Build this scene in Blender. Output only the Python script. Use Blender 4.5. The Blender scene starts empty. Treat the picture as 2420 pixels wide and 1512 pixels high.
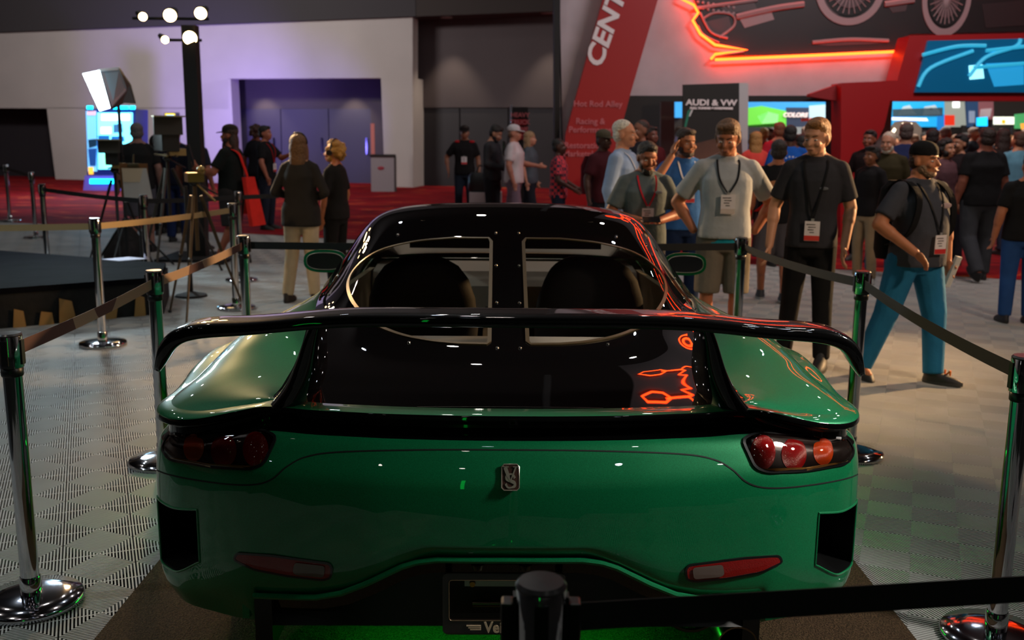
import bpy, math, random
import numpy as np
from mathutils import Vector, Matrix
from mathutils.bvhtree import BVHTree

SC = bpy.context.scene
COL = SC.collection
random.seed(7)
PI = math.pi
H = 1.68                      # camera height
PITCH = math.radians(10.85)
ROLL = math.radians(0.6)
FPX = 35.0 / 36.0 * 2420
cF = Vector((0, math.cos(PITCH), -math.sin(PITCH)))
cR0 = Vector((1, 0, 0))
cU0 = Vector((0, math.sin(PITCH), math.cos(PITCH)))
cR = cR0 * math.cos(ROLL) + cU0 * math.sin(ROLL)
cU = cU0 * math.cos(ROLL) - cR0 * math.sin(ROLL)

# ------------------------------------------------------------------ camera
cam_data = bpy.data.cameras.new('camera')
cam = bpy.data.objects.new('camera', cam_data)
COL.objects.link(cam)
m = Matrix((cR, cU, -cF)).transposed().to_4x4()
m.translation = Vector((0, 0, H))
cam.matrix_world = m
cam_data.lens = 35
cam_data.sensor_width = 36
cam_data.clip_start = 0.05
cam_data.clip_end = 200
cam_data.dof.use_dof = True
cam_data.dof.focus_distance = 2.95
cam_data.dof.aperture_fstop = 4.2
SC.camera = cam

# ------------------------------------------------------------------ world, exposure
w = bpy.data.worlds.new('hall_air')
SC.world = w
w.use_nodes = True
w.node_tree.nodes['Background'].inputs[0].default_value = (0.55, 0.6, 0.75, 1)
w.node_tree.nodes['Background'].inputs[1].default_value = 0.035
SC.view_settings.view_transform = 'Standard'
SC.view_settings.look = 'None'
SC.view_settings.gamma = 1
SC.view_settings.exposure = 0.12
SC.view_settings.use_curve_mapping = False

def lamp(kind, loc, target, power, color, size=0.3, spot=60, blend=0.5, shape='DISK', sy=None, spread=None):
    d = bpy.data.lights.new('lamp_light', kind)
    d.energy = power
    d.color = color
    if kind == 'AREA':
        d.shape = shape
        d.size = size
        if sy: d.size_y = sy
        if spread: d.spread = math.radians(spread)
    elif kind == 'SPOT':
        d.spot_size = math.radians(spot)
        d.spot_blend = blend
        d.shadow_soft_size = size
    else:
        d.shadow_soft_size = size
    o = bpy.data.objects.new('lamp_light', d)
    COL.objects.link(o)
    o.location = loc
    v = Vector(target) - Vector(loc)
    o.rotation_euler = v.to_track_quat('-Z', 'Y').to_euler()
    return o

WARM = (1.0, 0.62, 0.30)
# ceiling downlights of the hall (small discs: they make the sparkles on the paint)
for i, (x, y) in enumerate([(x, y) for y in (-7, -3.5, 0, 3.5, 7, 11, 15.5, 20) for x in (-9, -4.6, -0.6, 3.4, 8)]):
    x += 0.6 * math.sin(i * 2.3); y += 0.5 * math.cos(i * 1.7)
    lamp('AREA', (x, y, 8.6), (x, y, 0), 18 if y > 2 else (7 if x > 2 else 2), (1.0, 0.93, 0.85) if i % 3 else (0.78, 0.9, 1.0), 0.22)
# show lights: tower beams from behind left, warm washes from behind right, neutral key near the car
lamp('SPOT', (-4.3, 12.35, 3.55), (-1.1, 3.9, 1.0), 260, WARM, 0.10, 30, 0.7)
lamp('SPOT', (-4.0, 12.3, 3.3), (-2.2, 9.0, 1.5), 900, WARM, 0.10, 34, 0.7)
lamp('SPOT', (8.6, 9.6, 3.0), (2.4, 7.3, 1.25), 5200, (1.0, 0.60, 0.28), 0.15, 34, 0.6)
lamp('SPOT', (9.5, 17.5, 5.2), (4.6, 11.5, 1.2), 1300, (1.0, 0.72, 0.45), 0.25, 70, 0.6)
lamp('SPOT', (3.4, 2.0, 3.0), (0.95, 3.0, 0.8), 560, (1.0, 0.95, 0.88), 0.25, 42, 1.0)
lamp('SPOT', (-8.0, 1.5, 5.5), (-3.4, 4.9, 0.0), 560, (0.76, 0.94, 1.0), 0.12, 44, 0.35)
lamp('SPOT', (-3.0, 0.8, 6.5), (-2.3, 3.2, 0.0), 90, (1.0, 0.9, 0.78), 0.06, 26, 0.15)
lamp('SPOT', (5.4, 1.6, 4.4), (3.2, 7.2, 1.35), 620, (1.0, 0.72, 0.50), 0.2, 56, 0.7)
lamp('SPOT', (-6.4, 4.2, 4.6), (-2.2, 9.7, 1.0), 420, (1.0, 0.66, 0.36), 0.12, 24, 0.6)
lamp('SPOT', (-5.2, 13.4, 3.9), (-1.8, 9.8, 1.6), 1400, WARM, 0.08, 22, 0.6)
# violet wall washers
lamp('SPOT', (-7.6, 24.5, 0.6), (-9.3, 31.5, 3.0), 1900, (0.35, 0.25, 1.0), 0.2, 70, 1.0)
lamp('SPOT', (-5.2, 23.0, 0.9), (-6.2, 31.5, 2.0), 1100, (0.22, 0.18, 1.0), 0.2, 48, 1.0)
# wall glow of the lobby
lamp('AREA', (-9.5, 20.0, 6.5), (-9.5, 31.5, 3.4), 650, (1.0, 0.93, 0.9), 3.0, shape='RECTANGLE', sy=1.0)
lamp('AREA', (5.5, 10.0, 6.8), (5.0, 17.0, 3.6), 260, (1.0, 0.86, 0.88), 3.0, shape='RECTANGLE', sy=1.0)
# added unseen lamps behind and beside the viewpoint, brightening walls the steel reflects
lamp('AREA', (-4, -9, 5.5), (-4, -13, 2.5), 25, (0.95, 0.97, 1.0), 3.0)
lamp('AREA', (5, -9, 5.5), (5, -13, 2.5), 150, (1.0, 0.93, 0.88), 3.0)
for sx in (-1, 1):
    lamp('AREA', (sx * 18, 8, 6.5), (sx * 25, 8, 3), 380, (1.0, 0.95, 0.9), 4.0)
lamp('AREA', (9, 24, 5.0), (9, 25, 0), 700, (1.0, 0.92, 0.85), 6.0)

# ------------------------------------------------------------------ projections
def ray(px, py):
    return (cF + cR * ((px - 1210) / FPX) - cU * ((py - 756) / FPX))
def P(px, py, Y):
    d = ray(px, py)
    return Vector((d.x / d.y * Y, Y, H + d.z / d.y * Y))
def G(px, py, z=0.0):
    d = ray(px, py)
    t = (z - H) / d.z
    return Vector((d.x * t, d.y * t, z))

# ------------------------------------------------------------------ materials
def lin(c):
    return tuple((v / 12.92 if v <= 0.04045 else ((v + 0.055) / 1.055) ** 2.4) for v in c)
def hexc(h):
    return lin(tuple(int(h[i:i + 2], 16) / 255 for i in (0, 2, 4)))
MATS = {}
def mat(name, color, rough=0.5, metal=0.0, coat=0.0, emit=0.0, noise=0.0, nscale=20, bump=0.0, trans=0.0, alpha=1.0, ecol=None, ior=None, spec=None):
    if name in MATS: return MATS[name]
    m = bpy.data.materials.new(name)
    m.use_nodes = True
    nt = m.node_tree
    b = nt.nodes['Principled BSDF']
    c = hexc(color) if isinstance(color, str) else lin(color)
    b.inputs['Base Color'].default_value = (*c, 1)
    b.inputs['Roughness'].default_value = rough
    b.inputs['Metallic'].default_value = metal
    b.inputs['Coat Weight'].default_value = coat
    b.inputs['Coat Roughness'].default_value = 0.02
    if spec is not None: b.inputs['Specular IOR Level'].default_value = spec
    if ior: b.inputs['IOR'].default_value = ior
    if trans: b.inputs['Transmission Weight'].default_value = trans
    if emit:
        e = hexc(ecol) if ecol else c
        b.inputs['Emission Color'].default_value = (*e, 1)
        b.inputs['Emission Strength'].default_value = emit
    if noise or bump:
        tc = nt.nodes.new('ShaderNodeTexCoord')
        n = nt.nodes.new('ShaderNodeTexNoise')
        n.inputs['Scale'].default_value = nscale
        n.inputs['Detail'].default_value = 4
        nt.links.new(tc.outputs['Object'], n.inputs['Vector'])
        if noise:
            mx = nt.nodes.new('ShaderNodeMixRGB')
            mx.blend_type = 'MULTIPLY'
            mx.inputs['Fac'].default_value = 1
            mx.inputs[1].default_value = (*c, 1)
            r = nt.nodes.new('ShaderNodeMapRange')
            r.inputs['From Min'].default_value = 0.3; r.inputs['From Max'].default_value = 0.7
            r.inputs['To Min'].default_value = 1 - noise; r.inputs['To Max'].default_value = 1 + noise
            nt.links.new(n.outputs['Fac'], r.inputs['Value'])
            nt.links.new(r.outputs[0], mx.inputs[2])
            nt.links.new(mx.outputs[0], b.inputs['Base Color'])
        if bump:
            bp = nt.nodes.new('ShaderNodeBump')
            bp.inputs['Strength'].default_value = bump
            bp.inputs['Distance'].default_value = 0.02 if nscale > 15 else 0.035
            nt.links.new(n.outputs['Fac'], bp.inputs['Height'])
            nt.links.new(bp.outputs[0], b.inputs['Normal'])
    MATS[name] = m
    return m
def cloth(hexcol, kind='cloth'):
    return mat(kind + '_' + hexcol, hexcol, 0.88, noise=0.12, nscale=6, bump=0.45, spec=0.2)
def skin(hexcol):
    return mat('skin_' + hexcol, hexcol, 0.5, noise=0.06, nscale=14, spec=0.35)
def flat(hexcol, rough=0.6):
    return mat('plain_' + hexcol + str(rough), hexcol, rough)
def glow(hexcol, s):
    return mat('lit_' + hexcol + str(s), hexcol, 0.5, emit=s)
CHROME = mat('polished_steel', 'c8c8cc', 0.06, 1.0)
BLACKP = mat('black_plastic', '0c0c0d', 0.35)
BLACKM = mat('black_matte', '0a0a0b', 0.8)
GLASS = mat('clear_glass', 'ffffff', 0.0, trans=1.0, ior=1.45)

# ------------------------------------------------------------------ mesh building
class MB:
    def __init__(s): s.v = []; s.f = []; s.m = []
    def add(s, vs, fs, mi=0):
        k = len(s.v); s.v += [tuple(v) for v in vs]
        s.f += [tuple(i + k for i in f) for f in fs]; s.m += [mi] * len(fs)
        return s
    def box(s, c, d, M=None, mi=0):
        vs = [Vector((c[0] + d[0] / 2 * a, c[1] + d[1] / 2 * b, c[2] + d[2] / 2 * e)) for a in (-1, 1) for b in (-1, 1) for e in (-1, 1)]
        if M: vs = [M @ v for v in vs]
        return s.add(vs, [(0, 1, 3, 2), (4, 6, 7, 5), (0, 4, 5, 1), (2, 3, 7, 6), (0, 2, 6, 4), (1, 5, 7, 3)], mi)
    def rings(s, rs, closed=True, cap=True, mi=0):
        n = len(rs[0]); vs = [p for r in rs for p in r]; fs = []
        for i in range(len(rs) - 1):
            for j in range(n if closed else n - 1):
                a = i * n + j; b = i * n + (j + 1) % n
                fs.append((a, b, b + n, a + n))
        if cap:
            fs.append(tuple(range(n))[::-1]); fs.append(tuple((len(rs) - 1) * n + i for i in range(n)))
        return s.add(vs, fs, mi)
    def cone(s, p1, p2, r1, r2, n=14, mi=0, cap=True):
        p1 = Vector(p1); p2 = Vector(p2); d = (p2 - p1).normalized()
        a = d.orthogonal().normalized(); b = d.cross(a)
        rr = [[p + (a * math.cos(t * 2 * PI / n) + b * math.sin(t * 2 * PI / n)) * r for t in range(n)] for p, r in ((p1, r1), (p2, r2))]
        return s.rings(rr, mi=mi, cap=cap)
    def capsule(s, p1, p2, r1, r2, n=12, mi=0):
        p1 = Vector(p1); p2 = Vector(p2); d = (p2 - p1).normalized()
        a = d.orthogonal().normalized(); b = d.cross(a); rr = []
        for k in range(4):
            t = PI / 2 * (1 - (k + 0.3) / 4.0)
            rr.append((p1 - d * r1 * math.sin(t), r1 * math.cos(t)))
        rr.append((p1, r1)); rr.append((p2, r2))
        for k in range(4):
            t = PI / 2 * ((k + 0.7) / 4.0)
            rr.append((p2 + d * r2 * math.sin(t), r2 * math.cos(t)))
        return s.rings([[p + (a * math.cos(t * 2 * PI / n) + b * math.sin(t * 2 * PI / n)) * r for t in range(n)] for p, r in rr], mi=mi)
    def tube(s, pts, r, n=8, mi=0, closed=False):
        pts = [Vector(p) for p in pts]; rr = []; up = None; N = len(pts)
        for i, p in enumerate(pts):
            if closed: d = pts[(i + 1) % N] - pts[i - 1]
            else: d = pts[min(i + 1, N - 1)] - pts[max(i - 1, 0)]
            d.normalize()
            if up is None: up = d.orthogonal().normalized()
            up = (up - d * up.dot(d)).normalized(); b = d.cross(up)
            ri = r[i] if isinstance(r, (list, tuple)) else r
            rr.append([p + (up * math.cos(t * 2 * PI / n) + b * math.sin(t * 2 * PI / n)) * ri for t in range(n)])
        if closed: rr.append(rr[0])
        return s.rings(rr, mi=mi, cap=not closed)
    def ell(s, c, r, M=None, n=14, k=9, mi=0):
        rr = []
        for i in range(k):
            t = -PI / 2 + PI * (i + 0.25) / (k - 0.5)
            rr.append([Vector((r[0] * math.cos(t) * math.cos(a * 2 * PI / n), r[1] * math.cos(t) * math.sin(a * 2 * PI / n), r[2] * math.sin(t))) for a in range(n)])
        if M: rr = [[M @ p for p in q] for q in rr]
        return s.rings([[p + Vector(c) for p in q] for q in rr], mi=mi)
    def lathe(s, prof, n=28, c=(0, 0, 0), mi=0, cap=True):
        return s.rings([[(c[0] + r * math.cos(a * 2 * PI / n), c[1] + r * math.sin(a * 2 * PI / n), c[2] + z) for a in range(n)] for r, z in prof], mi=mi, cap=cap)
    def prism(s, poly, d, mi=0):
        d = Vector(d); k = len(poly)
        vs = [Vector(p) for p in poly] + [Vector(p) + d for p in poly]
        fs = [tuple(range(k)), tuple(range(2 * k - 1, k - 1, -1))] + [(i, i + k, (i + 1) % k + k, (i + 1) % k) for i in range(k)]
        return s.add(vs, fs, mi)
    def xform(s, M):
        s.v = [tuple(M @ Vector(v)) for v in s.v]; return s

def mesh_of(name, mb, mats, smooth=True, angle=0.7):
    me = bpy.data.meshes.new(name)
    me.from_pydata(mb.v, [], mb.f)
    for mm in (mats if isinstance(mats, (list, tuple)) else [mats]): me.materials.append(mm)
    if any(mb.m): me.polygons.foreach_set('material_index', mb.m)
    import bmesh
    bm = bmesh.new(); bm.from_mesh(me); bmesh.ops.recalc_face_normals(bm, faces=bm.faces); bm.to_mesh(me); bm.free()
    if smooth:
        me.polygons.foreach_set('use_smooth', [True] * len(me.polygons))
        try: me.set_sharp_from_angle(angle=angle)
        except Exception: pass
    me.update()
    return me
def link(name, me, parent=None):
    o = bpy.data.objects.new(name, me); COL.objects.link(o)
    if parent: o.parent = parent
    return o
def obj(name, mb, mats, parent=None, smooth=True, angle=0.7):
    return link(name, mesh_of(name, mb, mats, smooth, angle), parent)
def tag(o, label, cat, group=None):
    o['label'] = label; o['category'] = cat
    if group: o['group'] = group
    return o
def thing(name, label, cat, loc=(0, 0, 0), rz=0, group=None):
    o = bpy.data.objects.new(name, None); COL.objects.link(o)
    o.location = loc; o.rotation_euler = (0, 0, rz); o.empty_display_size = 0.1
    return tag(o, label, cat, group)
def struct(o): o['kind'] = 'structure'; return o
def bevel(o, w=0.004, seg=2):
    md = o.modifiers.new('bevel', 'BEVEL'); md.width = w; md.segments = seg; md.limit_method = 'ANGLE'; md.angle_limit = 0.6
    return o
def copy_tree(o, parent=None):
    c = o.copy(); COL.objects.link(c)
    if parent: c.parent = parent
    for ch in list(o.children): copy_tree(ch, c)
    return c
def text_mesh(name, body, size, mat_, M, parent=None, depth=0.004, shear=0.0, bold=0.0, align='CENTER', sx=1.0):
    cu = bpy.data.curves.new('t', 'FONT'); cu.body = body; cu.size = size; cu.extrude = depth; cu.offset = bold
    cu.align_x = align; cu.align_y = 'CENTER'; cu.shear = shear; cu.resolution_u = 3
    t = bpy.data.objects.new('t', cu); COL.objects.link(t)
    bpy.context.view_layer.update()
    me = bpy.data.meshes.new_from_object(t.evaluated_get(bpy.context.evaluated_depsgraph_get()))
    bpy.data.objects.remove(t)
    me.transform(M @ Matrix.Diagonal((sx, 1, 1, 1))); me.name = name
    me.materials.clear(); me.materials.append(mat_)
    return link(name, me, parent)
FACE = Matrix.Rotation(PI / 2, 4, 'X')      # text plane turned to face -Y
def remesh(mb, voxel, smooth=2, name='r'):
    me = bpy.data.meshes.new(name); me.from_pydata(mb.v, [], mb.f)
    import bmesh
    bm = bmesh.new(); bm.from_mesh(me); bmesh.ops.recalc_face_normals(bm, faces=bm.faces); bm.to_mesh(me); bm.free()
    o = bpy.data.objects.new(name, me); COL.objects.link(o)
    r = o.modifiers.new('r', 'REMESH'); r.mode = 'VOXEL'; r.voxel_size = voxel
    if smooth:
        s_ = o.modifiers.new('s', 'SMOOTH'); s_.factor = 0.6; s_.iterations = smooth
    bpy.context.view_layer.update()
    out = bpy.data.meshes.new_from_object(o.evaluated_get(bpy.context.evaluated_depsgraph_get()))
    bpy.data.objects.remove(o)
    out.polygons.foreach_set('use_smooth', [True] * len(out.polygons)); out.update()
    return out
# ================================================================== floor
TS = 0.265
TA = math.radians(22.9)
e1 = Vector((-math.sin(TA), math.cos(TA), 0)); e2 = Vector((math.cos(TA), math.sin(TA), 0))
EDGE = [G(-400, 505), G(640, 555), G(1660, 618), G(2900, 690)]     # where the carpet begins
def edge_y(x):
    a, b = EDGE[0], EDGE[-1]
    for i in range(3):
        if EDGE[i].x <= x <= EDGE[i + 1].x: a, b = EDGE[i], EDGE[i + 1]
    return a.y + (b.y - a.y) * (x - a.x) / (b.x - a.x)
def build_floor():
    N = 11; p = TS / 2 / N; wr = p * 0.47; q = []
    V = []; F = []
    def quad(a, b, c, d):
        k = len(V); V.extend([a, b, c, d]); F.append((k, k + 1, k + 2, k + 3))
    for k in range(N):
        o = (k + 1) * p - (p - wr) / 2; i = o - wr
        co = [(-o, -o), (o, -o), (o, o), (-o, o)]; ci = [(-i, -i), (i, -i), (i, i), (-i, i)]
        for j in range(4):
            a, b = co[j], co[(j + 1) % 4]; c, d = ci[(j + 1) % 4], ci[j]
            quad((*a, 0), (*b, 0), (*c, 0), (*d, 0))
            quad((*b, 0), (*a, 0), (*a, -.026), (*b, -.026))
            quad((*d, 0), (*c, 0), (*c, -.026), (*d, -.026))
    hw = 0.0035
    for (a, b) in (((-1, 0), (1, 0)), ((0, -1), (0, 1))):
        t = TS / 2
        n = (hw, 0) if a[0] == 0 else (0, hw)
        quad((a[0] * t - n[0], a[1] * t - n[1], -.003), (b[0] * t - n[0], b[1] * t - n[1], -.003), (b[0] * t + n[0], b[1] * t + n[1], -.003), (a[0] * t + n[0], a[1] * t + n[1], -.003))
    V = np.array(V, dtype=np.float32); F = np.array(F, dtype=np.int32)
    org = Vector((G(149, 1290)).to_tuple())
    cs = []
    for i in range(-60, 90):
        for j in range(-60, 70):
            c = org + e1 * (TS * (i + .5)) + e2 * (TS * (j + .5))
            if c.y < 0.9 or c.y > edge_y(c.x) + .15: continue
            if abs(c.x) > .53 * c.y + 2.0: continue
            if abs(c.x) < 1.2 and 2.3 < c.y < 7.4: continue
            cs.append((c.x, c.y))
    cs = np.array(cs, dtype=np.float32)
    R = np.array([[e2.x, e1.x], [e2.y, e1.y]], dtype=np.float32)
    XY = V[:, :2] @ R.T
    n = len(cs); nv = len(V)
    A = np.empty((n, nv, 3), dtype=np.float32)
    A[:, :, :2] = XY[None] + cs[:, None, :]; A[:, :, 2] = V[None, :, 2]
    FF = (F[None] + (np.arange(n) * nv)[:, None, None]).reshape(-1, 4)
    A = A.reshape(-1, 3)
    base = np.array([[-40, -14, -.026], [40, -14, -.026], [40, 60, -.026], [-40, 60, -.026]], dtype=np.float32)
    A = np.vstack([A, base]); FF = np.vstack([FF, [[len(A) - 4, len(A) - 3, len(A) - 2, len(A) - 1]]])
    me = bpy.data.meshes.new('floor')
    me.vertices.add(len(A)); me.vertices.foreach_set('co', A.ravel())
    me.loops.add(FF.size); me.loops.foreach_set('vertex_index', FF.ravel().astype(np.int32))
    me.polygons.add(len(FF)); me.polygons.foreach_set('loop_start', np.arange(0, FF.size, 4, dtype=np.int32))
    me.update(calc_edges=True)
    mi = np.zeros(len(FF), dtype=np.int32); mi[-1] = 1
    me.materials.append(mat('floor_tile_vinyl', 'adadaa', 0.62, noise=0.08, nscale=2.5, spec=.3))
    me.materials.append(mat('floor_gap', '0a0807', 0.9))
    me.polygons.foreach_set('material_index', mi)
    struct(link('floor', me))
build_floor()

# carpet beyond the tiles
def carpet_mat():
    m = mat('red_carpet', '7d0d16', 0.95, spec=0.1)
    nt = m.node_tree; b = nt.nodes['Principled BSDF']
    tc = nt.nodes.new('ShaderNodeTexCoord'); mp = nt.nodes.new('ShaderNodeMapping')
    mp.inputs['Scale'].default_value = (0.55, 1.6, 1); mp.inputs['Rotation'].default_value = (0, 0, 0.5)
    n = nt.nodes.new('ShaderNodeTexNoise'); n.inputs['Scale'].default_value = 1.3; n.inputs['Detail'].default_value = 3; n.inputs['Distortion'].default_value = 1.5
    r = nt.nodes.new('ShaderNodeValToRGB')
    el = r.color_ramp.elements
    el[0].position = 0.35; el[0].color = (*hexc('5c0a14'), 1); el[1].position = 0.62; el[1].color = (*hexc('8e1118'), 1)
    e = el.new(0.70); e.color = (*hexc('b5542a'), 1); e = el.new(0.74); e.color = (*hexc('7a0d16'), 1)
    nt.links.new(tc.outputs['Object'], mp.inputs[0]); nt.links.new(mp.outputs[0], n.inputs[0])
    nt.links.new(n.outputs['Fac'], r.inputs[0]); nt.links.new(r.outputs[0], b.inputs['Base Color'])
    return m
mb = MB()
pts = [Vector((e.x, e.y, 0)) for e in EDGE]
mb.prism([pts[0], pts[1], pts[2], pts[3], Vector((30, 12, 0)), Vector((30, 45, 0)), Vector((-30, 45, 0)), Vector((-30, 22, 0))], (0, 0, 0.006))
struct(obj('floor_carpet', mb, carpet_mat(), smooth=False))

# mat under the car
def rough_mat():
    m = mat('brown_black_mat', '4c3a28', 0.95, noise=0.6, nscale=160, bump=0.8, spec=0.2); return m
mb = MB().box((0.0, 4.9, 0.005), (2.74, 5.6, 0.012))
mo = obj('display_mat', mb, rough_mat(), smooth=False)
tag(mo, 'dark speckled carpet mat lying under the green sports car', 'mat')

# ceiling
mb = MB().box((0, 16, 9.1), (80, 64, 0.2))
struct(obj('ceiling', mb, mat('dark_ceiling', '0c0b0c', 0.95), smooth=False))

# ================================================================== lobby wall (left, far)
WL = P(-300, 412, 32.6); WR = P(975, 440, 28.8)
wd = Vector((WR.x - WL.x, WR.y - WL.y, 0)).normalized()
wn = Vector((wd.y, -wd.x, 0))                   # toward the camera
def on_wall(px, py, off=0.0):
    """point where the pixel's ray meets the lobby wall plane moved `off` towards the camera"""
    d = ray(px, py); o = Vector((0, 0, H)); q = Vector((WR.x, WR.y, 0)) + wn * off
    t = (q - o).dot(wn) / d.dot(wn)
    return o + d * t
def wall_poly(px, z0=None):
    out = []
    for p in px:
        v = on_wall(*p)
        if len(p) > 2: pass
        out.append(v)
    return out
WALLG = mat('pale_wall_paint', 'b0a9a6', 0.85, noise=0.05, nscale=0.8)
DARKW = mat('dark_grey_wall', '4a4244', 0.85, noise=0.05, nscale=0.8)
DOORM = mat('dark_door_panel', '242126', 0.6)
def wp(px, py, zfix=None, off=0.0):
    v = on_wall(px, py, off)
    if zfix is not None: v.z = zfix
    return v
def wall_piece(name, pts, mt, depth=0.5, off=0.0):
    mb = MB().prism([wp(*p) if len(p) == 2 else wp(p[0], p[1], p[2]) for p in pts], -wn * depth)
    if off: mb.xform(Matrix.Translation(wn * off))
    return struct(obj(name, mb, mt, smooth=False))
# pieces of pale wall around two openings
wall_piece('wall_left', [(-300, 60), (975, 30), (975, 184), (540, 186), (540, 258), (-300, 254)], WALLG)
wall_piece('wall_left.001', [(110, 254), (200, 254), (204, 300, 0.0), (122, 300, 0.0)], WALLG)
wall_piece('wall_left.002', [(470, 200), (545, 186), (552, 300, 0.0), (478, 300, 0.0)], WALLG)
wall_piece('wall_left.003', [(900, 184), (975, 184), (975, 300, 0.0), (908, 300, 0.0)], WALLG, 2.2)
wall_piece('wall_left.004', [(325, 254), (480, 254), (484, 300, 0.0), (330, 300, 0.0)], WALLG)
mb = MB().prism([wp(0, 0), wp(10, 0), wp(10, 2), wp(0, 2)], (0, 0, 0.01))
# back of the openings: door fronts set back
def back_piece(name, pts, mt, off, depth=0.15, kind=True):
    mb = MB().prism([on_wall(p[0], p[1], -off) if len(p) == 2 else Vector((*on_wall(p[0], p[1], -off).xy, p[2])) for p in pts], -wn * depth)
    o = obj(name, mb, mt, smooth=False)
    return struct(o) if kind else o
back_piece('wall_back', [(-310, 240), (340, 240), (340, 300, 0), (-310, 300, 0)], DOORM, 1.2)
back_piece('wall_back.001', [(520, 175), (920, 175), (920, 257), (520, 257)], DARKW, 1.6)
for k, (a, b) in enumerate([(548, 662), (664, 775), (777, 880)]):
    d = back_piece('door_%d' % (k + 1), [(a, 257), (b, 257), (b, 300, 0), (a, 300, 0)], mat('door_grey_violet', '3c3948', 0.55), 1.55, 0.08)
    hb = MB().box((0, 0, 0), (0.05, 0.05, 0.5)); q = on_wall(b - 14, 345, -1.50); hb.xform(Matrix.Translation(q))
    obj('door_handle', hb, CHROME, d)
back_piece('wall_back.002', [(875, 240), (925, 240), (925, 300, 0), (880, 300, 0)], DARKW, 1.5)
# tall dark recess on the right of the pale wall
back_piece('wall_back.003', [(960, 30), (1345, 25), (1345, 254), (960, 254)], mat('dark_brown_wall', '4d4446', 0.8, noise=0.05, nscale=1), 1.0)
for k, (a, b) in enumerate([(965, 1085), (1088, 1200), (1203, 1330)]):
    d = back_piece('door_%d' % (k + 5), [(a, 254), (b, 254), (b, 300, 0), (a, 300, 0)], mat('dark_door_panel', '242126', 0.6), 1.05, 0.08)
    hb = MB().box((0, 0, 0), (0.05, 0.05, 0.4)); q = on_wall(b - 10, 350, -1.0); hb.xform(Matrix.Translation(q))
    obj('door_handle', hb, CHROME, d)
# bulkhead / soffit above
wall_piece('wall_back.004', [(-600, 100), (985, 40), (985, -260), (-600, -260)], mat('soffit_grey', '3a373a', 0.85), 1.4, .12)
wall_piece('wall_back.005', [(985, 40), (1345, 26), (1345, -260), (985, -260)], mat('soffit_under', '352e2c', 0.85), 1.4, .10)
# recessed lamps with their scallops on the dark wall
def downlight(px, py, Y, tgt, power, spot=70):
    p = P(px, py, Y)
    t = thing('ceiling_light', 'small round recessed ceiling light %s' % tgt[3], 'ceiling light', p)
    obj('trim_ring', MB().lathe([(0.10, 0), (0.17, 0), (0.17, 0.05), (0.10, 0.05)], 20), flat('8a8480'), t)
    obj('lamp_lens', MB().lathe([(0.001, 0.004), (0.10, 0.004), (0.10, 0.03), (0.001, 0.03)], 20), glow('fff0d8', 9.0), t)
    lamp('SPOT', (p.x, p.y, p.z - 0.03), (tgt[0], tgt[1], tgt[2]), power, (1, 0.82, 0.62), 0.05, spot, 0.7)
for px, py, w_ in ((1055, 43, 'above the tall dark wall, the left one of two'), (1293, 32, 'above the tall dark wall beside the black pillar')):
    q = on_wall(px + 10, 200, -1.0)
    downlight(px, py, q.y - 0.75, (q.x, q.y - .35, 0.5, w_), 160)
for px, py, w_ in ((606, 186, 'over the violet lit doors, left end'), (818, 185, 'over the dark doors beside the pale column')):
    q = on_wall(px + 22, 220, -1.55)
    q2 = P(px, py, q.y - .5)
    downlight(px, py, q.y - .5, (q.x, q.y - .1, 0.5, w_), 90, 80)

# side and back walls that close the hall (outside the picture)
WDK = mat('hall_wall_dark', '353232', 0.9)
for nm, c, d in (('wall_front', (0, -14, 4.5), (60, .3, 9.2)), ('wall_side_left', (-24, 10, 4.5), (.3, 50, 9.2)), ('wall_side_right', (26, 15, 4.5), (.3, 60, 9.2)), ('wall_far', (0, 46, 4.5), (60, .3, 9.2))):
    struct(obj(nm, MB().box(c, d), WDK if nm in ('wall_far', 'wall_front') else mat('hall_wall_grey', '7e7a78', .9), smooth=False))
# ================================================================== the sports car
# car space: ground at z=-0.03, nose towards +Y, tail centre at y=2.58; the root lifts it by 0.03
CH = 1.65
def cray(hp, py):
    return cF + cR0 * (hp / FPX) - cU0 * ((py - 756) / FPX)
def CP(hp, py, Y):
    d = cray(hp, py); return Vector((d.x / d.y * Y, Y, CH + d.z / d.y * Y))
PIV = Vector((0, 2.6, 0.03))
CAR = thing('sports_car', 'glossy green and black low sports car with a big rear wing, seen from behind', 'car', PIV, math.radians(0.8))
def car_link(name, me, parent=None):
    o = link(name, me, parent or CAR)
    if parent is None: o.matrix_parent_inverse = Matrix.Translation((-PIV.x, -PIV.y, 0))
    return o
def cobj(name, mb, mats, parent=None, smooth=True, angle=0.7):
    return car_link(name, mesh_of(name, mb, mats, smooth, angle), parent)

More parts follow.
